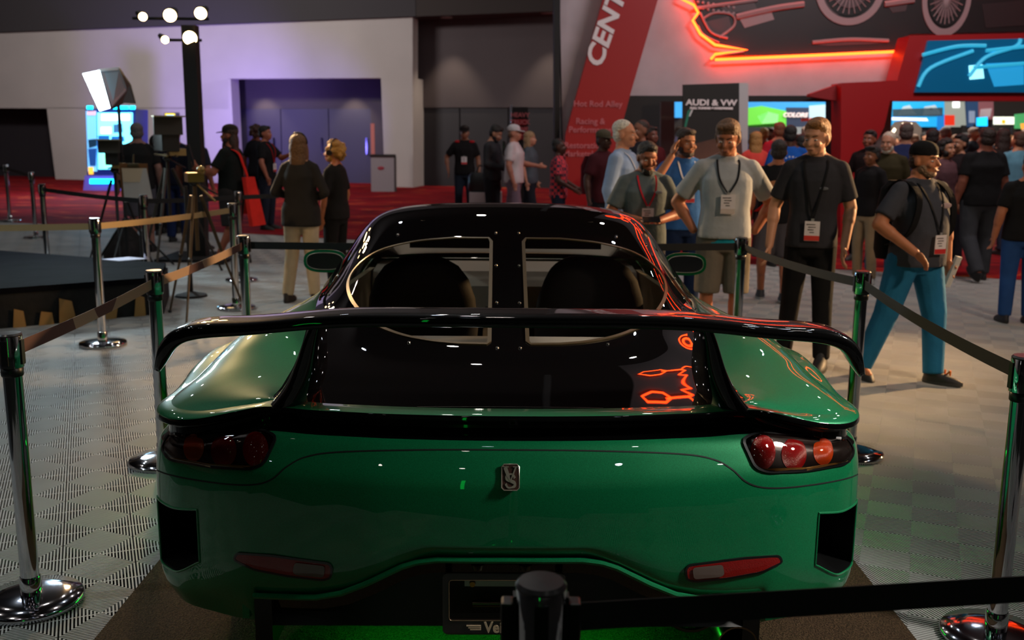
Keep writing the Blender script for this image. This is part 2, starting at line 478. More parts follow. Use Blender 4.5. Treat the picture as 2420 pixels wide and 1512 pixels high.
def paint(name, col, flake=0.25, rough=0.32, metal=0.55):
    m = bpy.data.materials.new(name); m.use_nodes = True
    nt = m.node_tree; b = nt.nodes['Principled BSDF']
    c = hexc(col)
    b.inputs['Metallic'].default_value = metal; b.inputs['Roughness'].default_value = rough
    b.inputs['Specular IOR Level'].default_value = 0.0 if metal == 0 else 0.35
    b.inputs['Coat Weight'].default_value = 1.0; b.inputs['Coat Roughness'].default_value = 0.012; b.inputs['Coat IOR'].default_value = 1.6
    tc = nt.nodes.new('ShaderNodeTexCoord'); n = nt.nodes.new('ShaderNodeTexVoronoi'); n.inputs['Scale'].default_value = 900
    nt.links.new(tc.outputs['Object'], n.inputs['Vector'])
    mx = nt.nodes.new('ShaderNodeMixRGB'); mx.inputs[1].default_value = (*[v * (1 - flake) for v in c], 1); mx.inputs[2].default_value = (*[min(1, v * (1 + flake) + 0.004) for v in c], 1)
    sp = nt.nodes.new('ShaderNodeSeparateColor'); nt.links.new(n.outputs['Color'], sp.inputs[0]); nt.links.new(sp.outputs[0], mx.inputs[0])
    nt.links.new(mx.outputs[0], b.inputs['Base Color'])
    return m
GREEN = paint('green_metallic_paint', '007a48', 0.25, 0.42, 0.3)
BLACKG = paint('black_gloss_paint', '050404', 0.5, 0.5, 0.0)
BLKG2 = mat('wing_black_gloss', '040404', 0.4, coat=1.0, spec=0.05)
SEAM = mat('panel_gap', '04100a', 0.7)
CARB = mat('dark_diffuser', '100e0d', 0.42, noise=0.3, nscale=300)

def spline1(t, y):
    """natural cubic spline through (t, y); y can be (n, k)"""
    t = np.asarray(t, float); y = np.asarray(y, float); n = len(t)
    h = np.diff(t); A = np.zeros((n, n)); r = np.zeros_like(y)
    A[0, 0] = A[-1, -1] = 1
    for i in range(1, n - 1):
        A[i, i - 1] = h[i - 1]; A[i, i] = 2 * (h[i - 1] + h[i]); A[i, i + 1] = h[i]
        r[i] = 6 * ((y[i + 1] - y[i]) / h[i] - (y[i] - y[i - 1]) / h[i - 1])
    M = np.linalg.solve(A, r)
    def f(x):
        x = np.atleast_1d(np.asarray(x, float)); k = np.clip(np.searchsorted(t, x) - 1, 0, n - 2)
        a = (t[k + 1] - x); b = (x - t[k]); hh = h[k]
        if y.ndim == 2: a = a[:, None]; b = b[:, None]; hh = hh[:, None]
        return M[k] * a ** 3 / (6 * hh) + M[k + 1] * b ** 3 / (6 * hh) + (y[k] / hh - M[k] * hh / 6) * a + (y[k + 1] / hh - M[k + 1] * hh / 6) * b
    return f
def pchip1(t, y):
    t = np.asarray(t, float); y = np.asarray(y, float)
    if y.ndim == 1: y = y[:, None]; one = True
    else: one = False
    h = np.diff(t)[:, None]; dl = np.diff(y, axis=0) / h; d = np.zeros_like(y)
    w1 = 2 * h[1:] + h[:-1]; w2 = h[1:] + 2 * h[:-1]
    with np.errstate(all='ignore'):
        hm = (w1 + w2) / (w1 / dl[:-1] + w2 / dl[1:])
    d[1:-1] = np.where(dl[:-1] * dl[1:] > 0, hm, 0); d[1:-1] = np.nan_to_num(d[1:-1])
    d[0] = dl[0]; d[-1] = dl[-1]
    def f(x):
        x = np.atleast_1d(np.asarray(x, float)); k = np.clip(np.searchsorted(t, x) - 1, 0, len(t) - 2)
        s = ((x - t[k]) / h[k, 0])[:, None]; hh = h[k]
        o = (2 * s ** 3 - 3 * s ** 2 + 1) * y[k] + (s ** 3 - 2 * s ** 2 + s) * hh * d[k] + (-2 * s ** 3 + 3 * s ** 2) * y[k + 1] + (s ** 3 - s ** 2) * hh * d[k + 1]
        return o[:, 0] if one else o
    return f
def inpoly(x, y, poly):
    ins = np.zeros(x.shape, bool); n = len(poly)
    for i in range(n):
        x1, y1 = poly[i]; x2, y2 = poly[(i + 1) % n]
        if y1 == y2: continue
        c = ((y1 > y) != (y2 > y)) & (x < (x2 - x1) * (y - y1) / (y2 - y1) + x1)
        ins ^= c
    return ins
def smooth_poly(pts, n=8, closed=True):
    out = []; N = len(pts)
    for i in range(N if closed else N - 1):
        if closed: p0, p1, p2, p3 = pts[i - 1], pts[i], pts[(i + 1) % N], pts[(i + 2) % N]
        else: p0, p1, p2, p3 = pts[max(i - 1, 0)], pts[i], pts[i + 1], pts[min(i + 2, N - 1)]
        for k in range(n):
            t = k / n
            out.append(tuple(0.5 * ((2 * b) + (c - a) * t + (2 * a - 5 * b + 4 * c - d) * t * t + (3 * b - a - 3 * c + d) * t ** 3) for a, b, c, d in zip(p0, p1, p2, p3)))
    if not closed: out.append(tuple(pts[-1]))
    return out
def proj_np(G3):
    """car-space grid (…,3) -> half pixels from the car's centre line, pixel row"""
    q = G3 - np.array([0, 0, CH]); z = q @ np.array(cF); return q @ np.array(cR0) / z * FPX, 756 - q @ np.array(cU0) / z * FPX

class Grid:
    """a dense surface; faces can be dropped by mask; mirrored to both sides"""
    def __init__(s, A): s.A = A; s.keep = np.ones((A.shape[0] - 1, A.shape[1] - 1), bool)
    def centers(s): A = s.A; return (A[:-1, :-1] + A[1:, :-1] + A[:-1, 1:] + A[1:, 1:]) / 4
    def mesh(s, mb, keep=None, mirror=True):
        A = s.A; n, m = A.shape[:2]; keep = s.keep if keep is None else keep
        used = np.zeros((n, m), bool); I, J = np.nonzero(keep)
        used[I, J] = used[I + 1, J] = used[I, J + 1] = used[I + 1, J + 1] = True
        idx = -np.ones((n, m), int); idx[used] = np.arange(used.sum()); V = A[used]
        F = np.stack([idx[I, J], idx[I, J + 1], idx[I + 1, J + 1], idx[I + 1, J]], 1)
        mb.add(V.tolist(), F.tolist())
        if mirror:
            W = V.copy(); W[:, 0] *= -1; mb.add(W.tolist(), F[:, ::-1].tolist())
        return mb
    def bvh(s):
        mb = MB(); s.mesh(mb, np.ones_like(s.keep), mirror=False)
        return BVHTree.FromPolygons([Vector(v) for v in mb.v], mb.f)
def weld(me, d=0.0006):
    import bmesh
    bm = bmesh.new(); bm.from_mesh(me); bmesh.ops.remove_doubles(bm, verts=bm.verts, dist=d); bmesh.ops.recalc_face_normals(bm, faces=bm.faces); bm.to_mesh(me); bm.free()
    me.polygons.foreach_set('use_smooth', [True] * len(me.polygons)); me.set_sharp_from_angle(angle=0.75); me.update()
    return me

# ---- lower shell: tail, sides, nose. columns go round the plan, rows go down
plan = [(0, 2.58), (.1, 2.581), (.2, 2.585), (.3, 2.592), (.38, 2.60), (.46, 2.612), (.6, 2.637), (.735, 2.668), (.765, 2.677), (.83, 2.702), (.905, 2.74), (1.0, 2.795), (1.068, 2.885),
        (1.088, 2.99), (1.092, 3.1), (1.093, 3.2), (1.092, 3.45), (1.08, 3.7), (1.06, 3.8), (1.01, 4.1), (.955, 4.6), (.94, 5.2), (.955, 5.5), (.985, 5.62), (1.0, 5.87), (.99, 6.12), (.975, 6.2), (.94, 6.45), (.86, 6.65), (.7, 6.78), (.4, 6.86), (0, 6.9)]
plan = np.array(plan); NJ = len(plan)
tang = np.gradient(plan, axis=0); tang /= np.linalg.norm(tang, axis=1)[:, None]
norm = np.stack([tang[:, 1], -tang[:, 0]], 1); norm[0] = (0, -1); norm[-1] = (0, 1)
def lerp(a, b, t): return a + (b - a) * t
def ss(x, a, b):
    t = min(1, max(0, (x - a) / (b - a))); return t * t * (3 - 2 * t)
botx = []
for hq, pq in ((0, 1308), (170, 1308), (215, 1314), (250, 1325), (330, 1365), (390, 1390), (450, 1402), (560, 1404), (606, 1404)):
    v = CP(hq, pq, 2.61 + .05 * (hq / 560) ** 2 + .03); botx.append((v.x, v.z))
botx += [(.738, botx[-1][1]), (.765, .222), (1.09, .225)]
boty = [(2.88, .225), (3.04, .225), (3.12, .30), (3.2, .50), (3.45, .68), (3.7, .50), (3.8, .22), (4.1, .15), (5.5, .15), (5.62, .42), (5.87, .655), (6.12, .42), (6.2, .18), (6.9, .16)]
NR = 13
def col_pts(j):
    x, y = plan[j]; nx, ny = norm[j]
    tailness = 1 - ss(y, 2.95, 3.25)                 # 1 on the tail face, 0 on the flank
    c = ss(x, .7, 1.0) if y < 4 else 1               # centre (0) to corner (1)
    bot = np.interp(x, *zip(*botx)) if y < 2.9 else np.interp(y, *zip(*boty))
    ztop = np.interp(y, [3.0, 3.45, 3.9, 4.6, 5.5, 5.87, 6.45, 6.78, 6.9], [.835, .862, .86, .86, .83, .80, .68, .60, .57])
    o_t = [.165, .115, .082, .078, .15, .15, .074, .030, .004, .0, .0, .008, .03]
    o_c = [.055, .03, .012, .010, .045, .045, .02, .008, .002, .0, .0, .008, .04]
    z0 = [.866, .870, .868, .854, .836, .812, .799, .745, .68, .60, .52, .50, bot]
    zc = [.832, .825, .812, .797, .778, .750, .728, .69, .635, .555, .38, .30, bot]
    zt = [lerp(a, b, c) for a, b in zip(z0, zc)]
    if x > .76:                                       # vent columns: top / bottom edges follow the photo
        zt[9] = lerp(.60, .545, c); zt[10] = lerp(.445, .34, ss(x, .8, 1.02)); zt[11] = lerp(zt[10], bot, .45)
        o_t[12] = .05
    elif bot < .45:
        zt[10] = lerp(.60, bot, .55); zt[11] = lerp(.60, bot, .85)
    o_s = [.075, .045, .022, .017, .012, .008, .004, 0, 0, 0, .004, .01, .03]
    zs = [ztop + (bot - ztop) * k for k in (0, .02, .06, .085, .11, .15, .19, .26, .38, .55, .76, .88, 1)]
    out = []
    for i in range(NR):
        o = lerp(o_s[i], lerp(o_t[i], o_c[i], c), tailness); z = lerp(zs[i], zt[i], tailness)
        if y > 6.7: o *= .6
        out.append((x - nx * o, y - ny * o, z))
    out = np.array(out)
    out[:, 0] = np.maximum(out[:, 0], 0)
    if j == 0 or j == NJ - 1: out[:, 0] = 0
    return out
NET = np.stack([col_pts(j) for j in range(NJ)], 1)    # rows x cols x 3
colk = np.concatenate([[0], np.cumsum(np.linalg.norm(np.diff(plan, axis=0), axis=1))])
us = []; ublk = []
for j in range(NJ - 1):
    n = max(2, int(math.ceil((colk[j + 1] - colk[j]) / (0.010 if plan[j, 1] < 3.15 and plan[j, 1] < 3.2 else 0.04))))
    for k in range(n): us.append(lerp(colk[j], colk[j + 1], k / n)); ublk.append(j)
us.append(colk[-1])
sub = [5, 5, 4, 4, 3, 4, 6, 7, 9, 14, 5, 6]
vs = []; vblk = []
for i in range(NR - 1):
    for k in range(sub[i]): vs.append(i + k / sub[i]); vblk.append(i)
vs.append(NR - 1)
rows = np.stack([pchip1(colk, NET[i])(us) if i >= 9 else spline1(colk, NET[i])(us) for i in range(NR)], 0)
S = np.zeros((len(vs), len(us), 3))
for j in range(len(us)):
    S[:, j] = pchip1(np.arange(NR), rows[:, j])(vs)
S[:, 0, 0] = 0; S[:, -1, 0] = 0
S[..., 0] = np.maximum(S[..., 0], 0)
SHELL = Grid(S)
ublk = np.array(ublk); vblk = np.array(vblk)
J_IN = 10; J_OUT = 12                                  # vent spans columns 10..12, rows 9..10
VENT = (vblk[:, None] == 9) & ((ublk[None, :] >= J_IN) & (ublk[None, :] < J_OUT))
SHELL.keep &= ~VENT
BV = SHELL.bvh()
def on_shell(hp, py, off=0.0):
    for k in range(60):
        d = cray(hp - 4 * k, py - (3 * k if py > 1300 else 0)); h = BV.ray_cast(Vector((0, 0, CH)), d)
        if h[0] is not None: break
    if h[0] is None: return None
    n = h[1]
    if n.dot(d) > 0: n = -n
    return h[0] + n * off, n
RECESS = (vblk[:, None] >= 2) & (vblk[:, None] <= 5) & (ublk[None, :] < 12)  # recess rows under the tail lip, drawn in black gloss
SHELL.keep &= ~RECESS
mb = SHELL.mesh(MB())
body_me = weld(mesh_of('body_shell', mb, GREEN))
body = car_link('body_shell', body_me)
car_link('tail_recess', weld(mesh_of('tail_recess', SHELL.mesh(MB(), RECESS), mat('recess_black', '050505', 0.3, coat=1.0, spec=0.1))))

# ---- fender tops (green) between the black hatch seam B(y) and the shell's top row
Bpts = np.array([(.70, 2.80, .864), (.70, 2.86, .865), (.70, 2.93, .866), (.702, 3.02, .868), (.706, 3.12, .872), (.713, 3.25, .879), (.735, 3.5, .900), (.76, 3.72, .912), (.785, 4.0, .917), (.83, 4.35, .915), (.885, 4.9, .905), (.885, 5.2, .90), (.87, 5.5, .893), (.845, 5.8, .885), (.80, 6.05, .87)])
jst = [6.74, 8, 9.3, 10.3, 11.2, 12.3, 16, 17, 19, 20, 21, 21.5, 22, 24, 26]
hb = [.0, .004, .010, .016, .022, .03, .045, .045, .035, .02, .01, .01, .01, .012, .01]
NS = len(Bpts); fk = np.arange(NS)
def top_edge(js):
    u = np.interp(js, np.arange(NJ), colk); return spline1(colk, NET[0])([u])[0]
Bpts[0] = spline1(colk, NET[0])([np.interp(6.74, np.arange(NJ), colk)])[0]
fy = np.concatenate([np.linspace(k, k + 1, 13)[:-1] for k in range(NS - 1)] + [[NS - 1]])
TOPF = spline1(colk, NET[0]) if False else None
edge_f = spline1(colk, NET[0])
F_ = []
Bd = spline1(fk, Bpts)(fy); hd = np.interp(fy, fk, hb)
js_d = np.interp(fy, fk, jst); u_d = np.interp(js_d, np.arange(NJ), colk); E_d = edge_f(u_d)
for k in range(len(fy)):
    row = []
    for t in np.linspace(0, 1, 31):
        p = Bd[k] + (E_d[k] - Bd[k]) * t; p[2] += hd[k] * (4 * t * (1 - t)) * (1 + .5 * t); row.append(p)
    F_.append(row)
F_ = np.array(F_)
FEND = Grid(F_)
fend = car_link('rear_fender_top', weld(mesh_of('rear_fender_top', FEND.mesh(MB()), GREEN)))
# bright green lip strip between the deck and the shell row (centre part)
# ---- hatch, deck, roof, windscreen: one smooth net
secs = [
 (2.745, [(0, .866), (.2, .866), (.4, .866), (.55, .866), (.62, .866), (.66, .866), (.68, .866), (.69, .866), (.70, .865)]),
 (2.95,  [(0, .872), (.2, .872), (.4, .872), (.55, .871), (.62, .870), (.66, .869), (.68, .868), (.69, .867), (.70, .867)]),
 (3.2,   [(0, .884), (.2, .884), (.4, .882), (.55, .879), (.62, .877), (.66, .876), (.69, .876), (.70, .876), (.711, .876)]),
 (3.42,  [(0, .917), (.2, .915), (.4, .908), (.54, .897), (.61, .892), (.66, .890), (.69, .890), (.71, .891), (.727, .892)]),
 (3.7,   [(0, .993), (.2, .990), (.4, .972), (.53, .945), (.61, .922), (.665, .911), (.705, .909), (.73, .910), (.757, .911)]),
 (4.0,   [(0, 1.080), (.22, 1.077), (.42, 1.057), (.565, 1.018), (.645, .980), (.70, .948), (.74, .928), (.765, .920), (.785, .917)]),
 (4.35,  [(0, 1.180), (.24, 1.177), (.44, 1.160), (.59, 1.118), (.675, 1.062), (.735, 1.0), (.78, .955), (.81, .928), (.83, .915)]),
 (4.65,  [(0, 1.245), (.25, 1.242), (.45, 1.228), (.59, 1.195), (.68, 1.135), (.745, 1.06), (.80, .985), (.838, .935), (.86, .910)]),
 (4.9,   [(0, 1.280), (.25, 1.277), (.45, 1.264), (.60, 1.235), (.69, 1.175), (.755, 1.09), (.81, 1.01), (.855, .945), (.885, .905)]),
 (5.15,  [(0, 1.278), (.25, 1.275), (.45, 1.262), (.59, 1.232), (.68, 1.172), (.75, 1.085), (.81, 1.0), (.855, .94), (.885, .90)]),
 (5.4,   [(0, 1.230), (.25, 1.226), (.44, 1.210), (.57, 1.180), (.66, 1.125), (.73, 1.05), (.79, .975), (.84, .925), (.873, .895)]),
 (5.7,   [(0, 1.070), (.25, 1.066), (.44, 1.052), (.57, 1.028), (.65, .995), (.71, .96), (.76, .93), (.81, .905), (.85, .888)]),
 (6.05,  [(0, .875), (.22, .875), (.42, .874), (.56, .872), (.63, .872), (.69, .871), (.73, .871), (.77, .870), (.80, .870)])]
ys = np.array([s[0] for s in secs]); Q = np.array([[(x, s[0], z) for x, z in s[1]] for s in secs])   # 13 x 9 x 3
bow = np.interp(Q[..., 0], plan[:8, 0], plan[:8, 1] - 2.58)
Q[..., 1] += bow * np.clip(1 - (ys[:, None] - 2.745) / .5, 0, 1) * np.array(1.0)
Q[0, :, 1] = 2.745 + np.interp(Q[0, :, 0], plan[:9, 0], plan[:9, 1] - 2.58)
ygrid = np.concatenate([np.arange(2.745, 4.75, .0065), np.arange(4.75, 6.05, .025), [6.05]])
# cross parameter: denser in x
xg = np.linspace(0, 8, 201)
tmp = np.stack([spline1(ys, Q[:, i])(ygrid) for i in range(9)], 1)
fullx = []
for a in range(len(ygrid)):
    # mirror for a flat tangent at the centre line
    r = tmp[a]; rr = np.concatenate([(r[1:][::-1] * np.array([-1, 1, 1])), r]); f = spline1(np.arange(-8, 9), rr)
    fullx.append(f(xg))
TOP = np.stack(fullx, 0); TOP[:, 0, 0] = 0
TG = Grid(TOP)
cc = TG.centers(); hp, pr = proj_np(cc)
ai = (xg[:-1] + xg[1:]) / 2; yi = cc[..., 1]
AI = np.broadcast_to(ai[None, :], yi.shape)
win = [(38, 564), (125, 564), (215, 573), (295, 593), (345, 624), (372, 662), (372, 700), (350, 737), (315, 768), (255, 793), (185, 807), (120, 813), (50, 815), (42, 806), (40, 690)]
win_s = smooth_poly(win[1:12], 8, False); WINP = [(44, 564)] + win_s + [(52, 814), (45, 808), (38, 572)]
W = inpoly(hp, pr, WINP) & (yi < 4.7) & (yi > 3.1)
roofz = (yi > 4.62) & (yi < 5.42)
sidewin = (AI > 4.25) & (AI < 7.6) & (yi > 4.5) & (yi < 5.75)
wscreen = (yi >= 5.42) & (yi < 6.02) & (AI < 4.0)
TGB = TG.bvh()
def on_top(hp_, py, off=0.0):
    d = cray(hp_, py); h = TGB.ray_cast(Vector((0, 0, CH)), d)
    if h[0] is None: return None
    n = h[1]
    if n.dot(d) > 0: n = -n
    return h[0] + n * off, n
hatch_k = (yi <= 4.62) & ~W & ~((AI > 4.25) & (AI < 7.6) & (yi > 4.5))
hatch = car_link('rear_hatch', weld(mesh_of('rear_hatch', TG.mesh(MB(), hatch_k), BLACKG)))
roof_k = ((yi > 4.62) & (yi < 5.42) & ~((AI > 4.25) & (AI < 7.6))) | ((yi >= 5.42) & ~wscreen & ~((AI > 4.25) & (AI < 7.6) & (yi < 5.75)))
roof = car_link('roof', weld(mesh_of('roof', TG.mesh(MB(), roof_k), BLACKG)))
TINT = mat('tinted_window_glass', 'c9c6c0', 0.0, trans=1.0, ior=1.12, spec=1.0)
def thin_glass(name, col, gl=0.10):
    m = bpy.data.materials.new(name); m.use_nodes = True; nt = m.node_tree
    for n in list(nt.nodes): nt.nodes.remove(n)
    o = nt.nodes.new('ShaderNodeOutputMaterial'); t = nt.nodes.new('ShaderNodeBsdfTransparent'); g = nt.nodes.new('ShaderNodeBsdfGlossy')
    t.inputs[0].default_value = (*hexc(col), 1); g.inputs['Roughness'].default_value = 0.01
    fr = nt.nodes.new('ShaderNodeFresnel'); fr.inputs[0].default_value = 1.38
    mx = nt.nodes.new('ShaderNodeMixShader')
    nt.links.new(fr.outputs[0], mx.inputs[0]); nt.links.new(t.outputs[0], mx.inputs[1]); nt.links.new(g.outputs[0], mx.inputs[2]); nt.links.new(mx.outputs[0], o.inputs[0])
    return m
TGL = thin_glass('rear_window_glass', 'faf6f0')
car_link('windscreen', weld(mesh_of('windscreen', TG.mesh(MB(), wscreen), TGL)))
SGL = thin_glass('side_glass', 'a8a8a4')
for sgn in (1, -1):
    g = TG.mesh(MB(), sidewin, mirror=False)
    if sgn < 0: g.v = [(-v[0], v[1], v[2]) for v in g.v]
    car_link('side_window', weld(mesh_of('side_window', g, SGL)))
GOLD = mat('bronze_window_seal', '6b5535', 0.35, 0.6)
def ring_on(f, poly, wdt, off=0.0015, hgt=0.004, mirror=1):
    """flat band following a closed pixel polygon on a surface"""
    pts = []; N = len(poly); P3 = []; NN = []
    for q in poly:
        r = f(q[0], q[1], 0)
        if r is None: continue
        P3.append(r[0]); NN.append(r[1])
    N = len(P3); rings = []
    for i in range(N):
        d = (P3[(i + 1) % N] - P3[i - 1]).normalized(); n = NN[i]; b = d.cross(n).normalized()
        c = P3[i]
        rings.append([c + b * (-wdt / 2) + n * off, c + b * (-wdt / 2) + n * (off + hgt), c + b * (wdt / 2) + n * (off + hgt), c + b * (wdt / 2) + n * off])
    rings.append(rings[0])
    mb = MB().rings(rings, cap=False)
    if mirror < 0: mb.v = [(-v[0], v[1], v[2]) for v in mb.v]
    return mb
def rounded(poly, r, n=5):
    out = []; N = len(poly)
    for i in range(N):
        a = Vector(poly[i - 1]); b = Vector(poly[i]); c = Vector(poly[(i + 1) % N])
        d1 = (a - b); d2 = (c - b); k = min(r, d1.length / 2.2, d2.length / 2.2)
        p = b + d1.normalized() * k; q = b + d2.normalized() * k
        for t in range(n + 1):
            t /= n; v = p * (1 - t) ** 2 + b * 2 * t * (1 - t) + q * t * t; out.append((v.x, v.y))
    return out
# ---- rear window panes with bronze seals
for sgn in (1, -1):
    g = TG.mesh(MB(), W, mirror=False)
    if sgn < 0: g.v = [(-v[0], v[1], v[2]) for v in g.v]
    pane = car_link('rear_window', weld(mesh_of('rear_window', g, TGL)))
    me = mesh_of('window_seal', ring_on(on_top, WINP, 0.014, 0.0005, 0.004, sgn), GOLD)
    sl = car_link('window_seal', me, None)
SCREW = mat('screw_steel', '9a958c', 0.25, 1.0)
for sgn in (1, -1):
    for hq, pq in ((27, 551), (27, 628), (27, 716), (27, 823), (258, 552 + 6), (330, 575), (398, 655), (420, 700), (235, 812)):
        r = on_top(hq * 1.0, pq, 0.001)
        if r:
            c, n = r; c = Vector((c.x * sgn, c.y, c.z)); n = Vector((n.x * sgn, n.y, n.z))
            cobj('window_screw', MB().cone(c, c + n * .004, .0065, .0045, 10), SCREW)

# ---- side vents: recess boxes behind the openings
blkI, blkJ = np.nonzero(VENT); i0, i1 = blkI.min(), blkI.max() + 1; j0, j1 = blkJ.min(), blkJ.max() + 1
loop = [S[i0, j] for j in range(j0, j1)] + [S[i, j1] for i in range(i0, i1)] + [S[i1, j] for j in range(j1, j0, -1)] + [S[i, j0] for i in range(i1, i0, -1)]
cen = np.mean(loop, axis=0)
for sgn in (1, -1):
    inner = [np.array(p) * .82 + cen * .18 + np.array([-.04, .17, 0.0]) for p in loop]
    inner = [(p[0] if p[0] < .95 else .95, p[1], p[2]) for p in inner]
    r2 = [[(p[0] * sgn, p[1], p[2]) for p in loop], [(p[0] * sgn, p[1], p[2]) for p in inner]]
    mbv = MB().rings(r2, cap=False); k = len(loop)
    mbv.add([(p[0] * sgn, p[1], p[2]) for p in inner], [tuple(range(k))])
    cobj('side_vent', mbv, mat('vent_black', '060606', 0.35))
    edge = MB().tube([(p[0] * sgn, p[1] - .001, p[2]) for p in loop], .0035, 6, closed=True)
    cobj('vent_edge', edge, GREEN)

# ---- tail lamps
def inset_patch(name, poly, f, depth, mats, sgn, grid=None):
    mb = MB(); c = None
    P3 = [f(q[0], q[1], 0) for q in poly]; P3 = [p for p in P3 if p]
    return P3
LAMP = rounded([(548, 1034), (585, 1021), (800, 1030), (818, 1062), (800, 1090), (700, 1108), (610, 1112), (580, 1102)], 26, 6)
sc_c = SHELL.centers(); shp, spr = proj_np(sc_c)
front = (sc_c[..., 1] < 3.3)
def shell_patch(poly, off, sgn, fine=26):
    """dense patch of the shell inside a pixel polygon, lifted by `off`"""
    xs = [p[0] for p in poly]; yy = [p[1] for p in poly]
    cx = sum(xs) / len(xs); cy = sum(yy) / len(yy); mb = MB(); rings = []
    for k in range(9):
        t = k / 8; ring = []
        for q in poly:
            r = on_shell(cx + (q[0] - cx) * (1 - t * .98), cy + (q[1] - cy) * (1 - t * .98), off if np.isscalar(off) else off(1 - t))
            ring.append((r[0].x * sgn, r[0].y, r[0].z))
        rings.append(ring)
    mb.rings(rings, cap=False)
    mb.add(rings[-1], [tuple(range(len(poly)))])
    return mb
LENS = thin_glass('tail_lamp_cover', 'f2e6e0')
for sgn in (1, -1):
    lampo = cobj('tail_lamp', shell_patch(LAMP, 0.0025, sgn), mat('tail_lamp_housing', '120c0a', 0.25, coat=0.6))
    for (hq, pq, rx, ry, cl, nm) in ((598, 1066, 30, 41, 'a80c10', 'brake_lens'), (672, 1070, 30, 38, '900a10', 'brake_lens'), (742, 1062, 24, 33, 'c04410', 'signal_lens')):
        poly = [(hq + rx * math.cos(a * PI / 12), min(1109, max(1025, pq + ry * math.sin(a * PI / 12)))) for a in range(24)]
        cobj(nm, shell_patch(poly, lambda t: 0.004 + 0.006 * (1 - t * t), sgn), mat(nm + cl, cl, 0.18, coat=1.0, bump=0.3, nscale=500), lampo)
    cobj('lamp_cover', shell_patch(LAMP, lambda t: 0.013 if t < .9 else 0.003 + .1 * (1 - t), sgn), LENS, lampo)
    cobj('lamp_rim', ring_on(on_shell, LAMP, 0.008, 0.001, 0.005, sgn), mat('lamp_rim_black', '0a0a0a', 0.3, coat=1), lampo)
    cobj('lamp_reflector_strip', shell_patch([(595, 1105), (700, 1103), (800, 1083), (806, 1087), (702, 1109), (612, 1112)], 0.006, sgn), mat('lamp_amber_strip', '9a7434', 0.25, 0.4, coat=1), lampo)
# lettering along the lamp rim: small raised dashes of moulded type
# ---- bumper reflectors with reversing lamps
REFL = rounded([(417, 1342), (425, 1332), (560, 1314), (640, 1309), (647, 1324), (600, 1347), (520, 1362), (440, 1371), (420, 1366)], 12, 4)
for sgn in (1, -1):
    ro = cobj('bumper_reflector', shell_patch(REFL, 0.004, sgn), mat('red_reflector', '8a1210', 0.2, coat=1, bump=0.2, nscale=300))
    cobj('reversing_lamp', shell_patch(rounded([(432, 1337), (504, 1329), (508, 1352), (500, 1358), (436, 1364)], 8, 4), 0.007, sgn), mat('grey_lens', '66564f', 0.2, coat=1), ro)
    cobj('reflector_rim', ring_on(on_shell, REFL, 0.006, 0.001, 0.004, sgn), mat('lamp_rim_black', '0a0a0a', 0.3, coat=1), ro)
# ---- panel gaps
def seam(f, pts, wdt, nm='panel_gap', material=None, closed=False):
    for sgn in (1, -1):
        sm = smooth_poly(pts, 10, False); P3 = []; rings = []
        for q in sm:
            r = f(q[0], q[1], 0)
            if r: P3.append(r)
        for i, (c, n) in enumerate(P3):
            a = P3[max(i - 1, 0)][0]; b_ = P3[min(i + 1, len(P3) - 1)][0]; d = (b_ - a).normalized(); b = d.cross(n).normalized()
            ring = [c - b * wdt / 2 + n * .0004, c - b * wdt / 2 + n * .0012, c + b * wdt / 2 + n * .0012, c + b * wdt / 2 + n * .0004]
            rings.append([(p.x * sgn, p.y, p.z) for p in ring])
        cobj(nm, MB().rings(rings), material or SEAM)
seam(on_shell, [(0, 1063), (200, 1064), (400, 1070), (480, 1082), (525, 1105), (560, 1135), (600, 1148), (660, 1148), (740, 1138), (800, 1126), (828, 1116)], 0.004)
# ---- badge on the tail
bc, bn = on_shell(0, 1128, 0.002)
Mb = Matrix.Translation(bc) @ Matrix.Rotation(math.atan2(-bn.y, bn.z) - 0 , 4, 'X')
BW, BH = 41 / FPX * 2.72, 60 / FPX * 2.75
badge = cobj('badge', MB().prism([Mb @ Vector((x * BW / 2, y * BH / 2, 0)) for x, y in ((-1, -.82), (-.75, -1), (.75, -1), (1, -.82), (1, .82), (.75, 1), (-.75, 1), (-1, .82))], bn * .004), mat('badge_brown', '3a2018', 0.4, coat=.5))
SILV = mat('silver_letter', 'cfc4b4', 0.3, 0.8)
rim = [Mb @ Vector((x * BW / 2, y * BH / 2, 0.004)) for x, y in ((-1, -.82), (-.75, -1), (.75, -1), (1, -.82), (1, .82), (.75, 1), (-.75, 1), (-1, .82))]
cobj('badge_rim', MB().tube(rim, .0018, 6, closed=True), SILV, badge)
car_text = []
def letter_strokes(name, strokes, M, z, mt, parent):
    mbs = MB()
    for pts, wds in strokes:
        sm = smooth_poly(pts, 6, False); n = len(sm); rr = []
        for i, p in enumerate(sm):
            q0 = Vector(sm[max(i - 1, 0)]); q1 = Vector(sm[min(i + 1, n - 1)]); d = (q1 - q0).normalized(); b = Vector((-d.y, d.x)); wv = np.interp(i / (n - 1), np.linspace(0, 1, len(wds)), wds) / 2
            a = Vector(p) - b * wv; c = Vector(p) + b * wv
            rr.append([M @ Vector((a.x, a.y, z)), M @ Vector((a.x, a.y, z + .0025)), M @ Vector((c.x, c.y, z + .0025)), M @ Vector((c.x, c.y, z))])
        mbs.rings(rr)
    return cobj(name, mbs, mt, parent)
Ms = Mb @ Matrix.Diagonal((BW / 2, BH / 2, 1, 1))
letter_strokes('letter_v', [([(-.62, .78), (-.3, .2), (0, -.35)], [.42, .36, .05]), ([(.62, .78), (.3, .2), (0, -.35)], [.16, .16, .1]), ([(-.9, .8), (-.2, .8)], [.07, .07]), ([(.3, .8), (.9, .8)], [.07, .07])], Ms, .0045, SILV, badge)
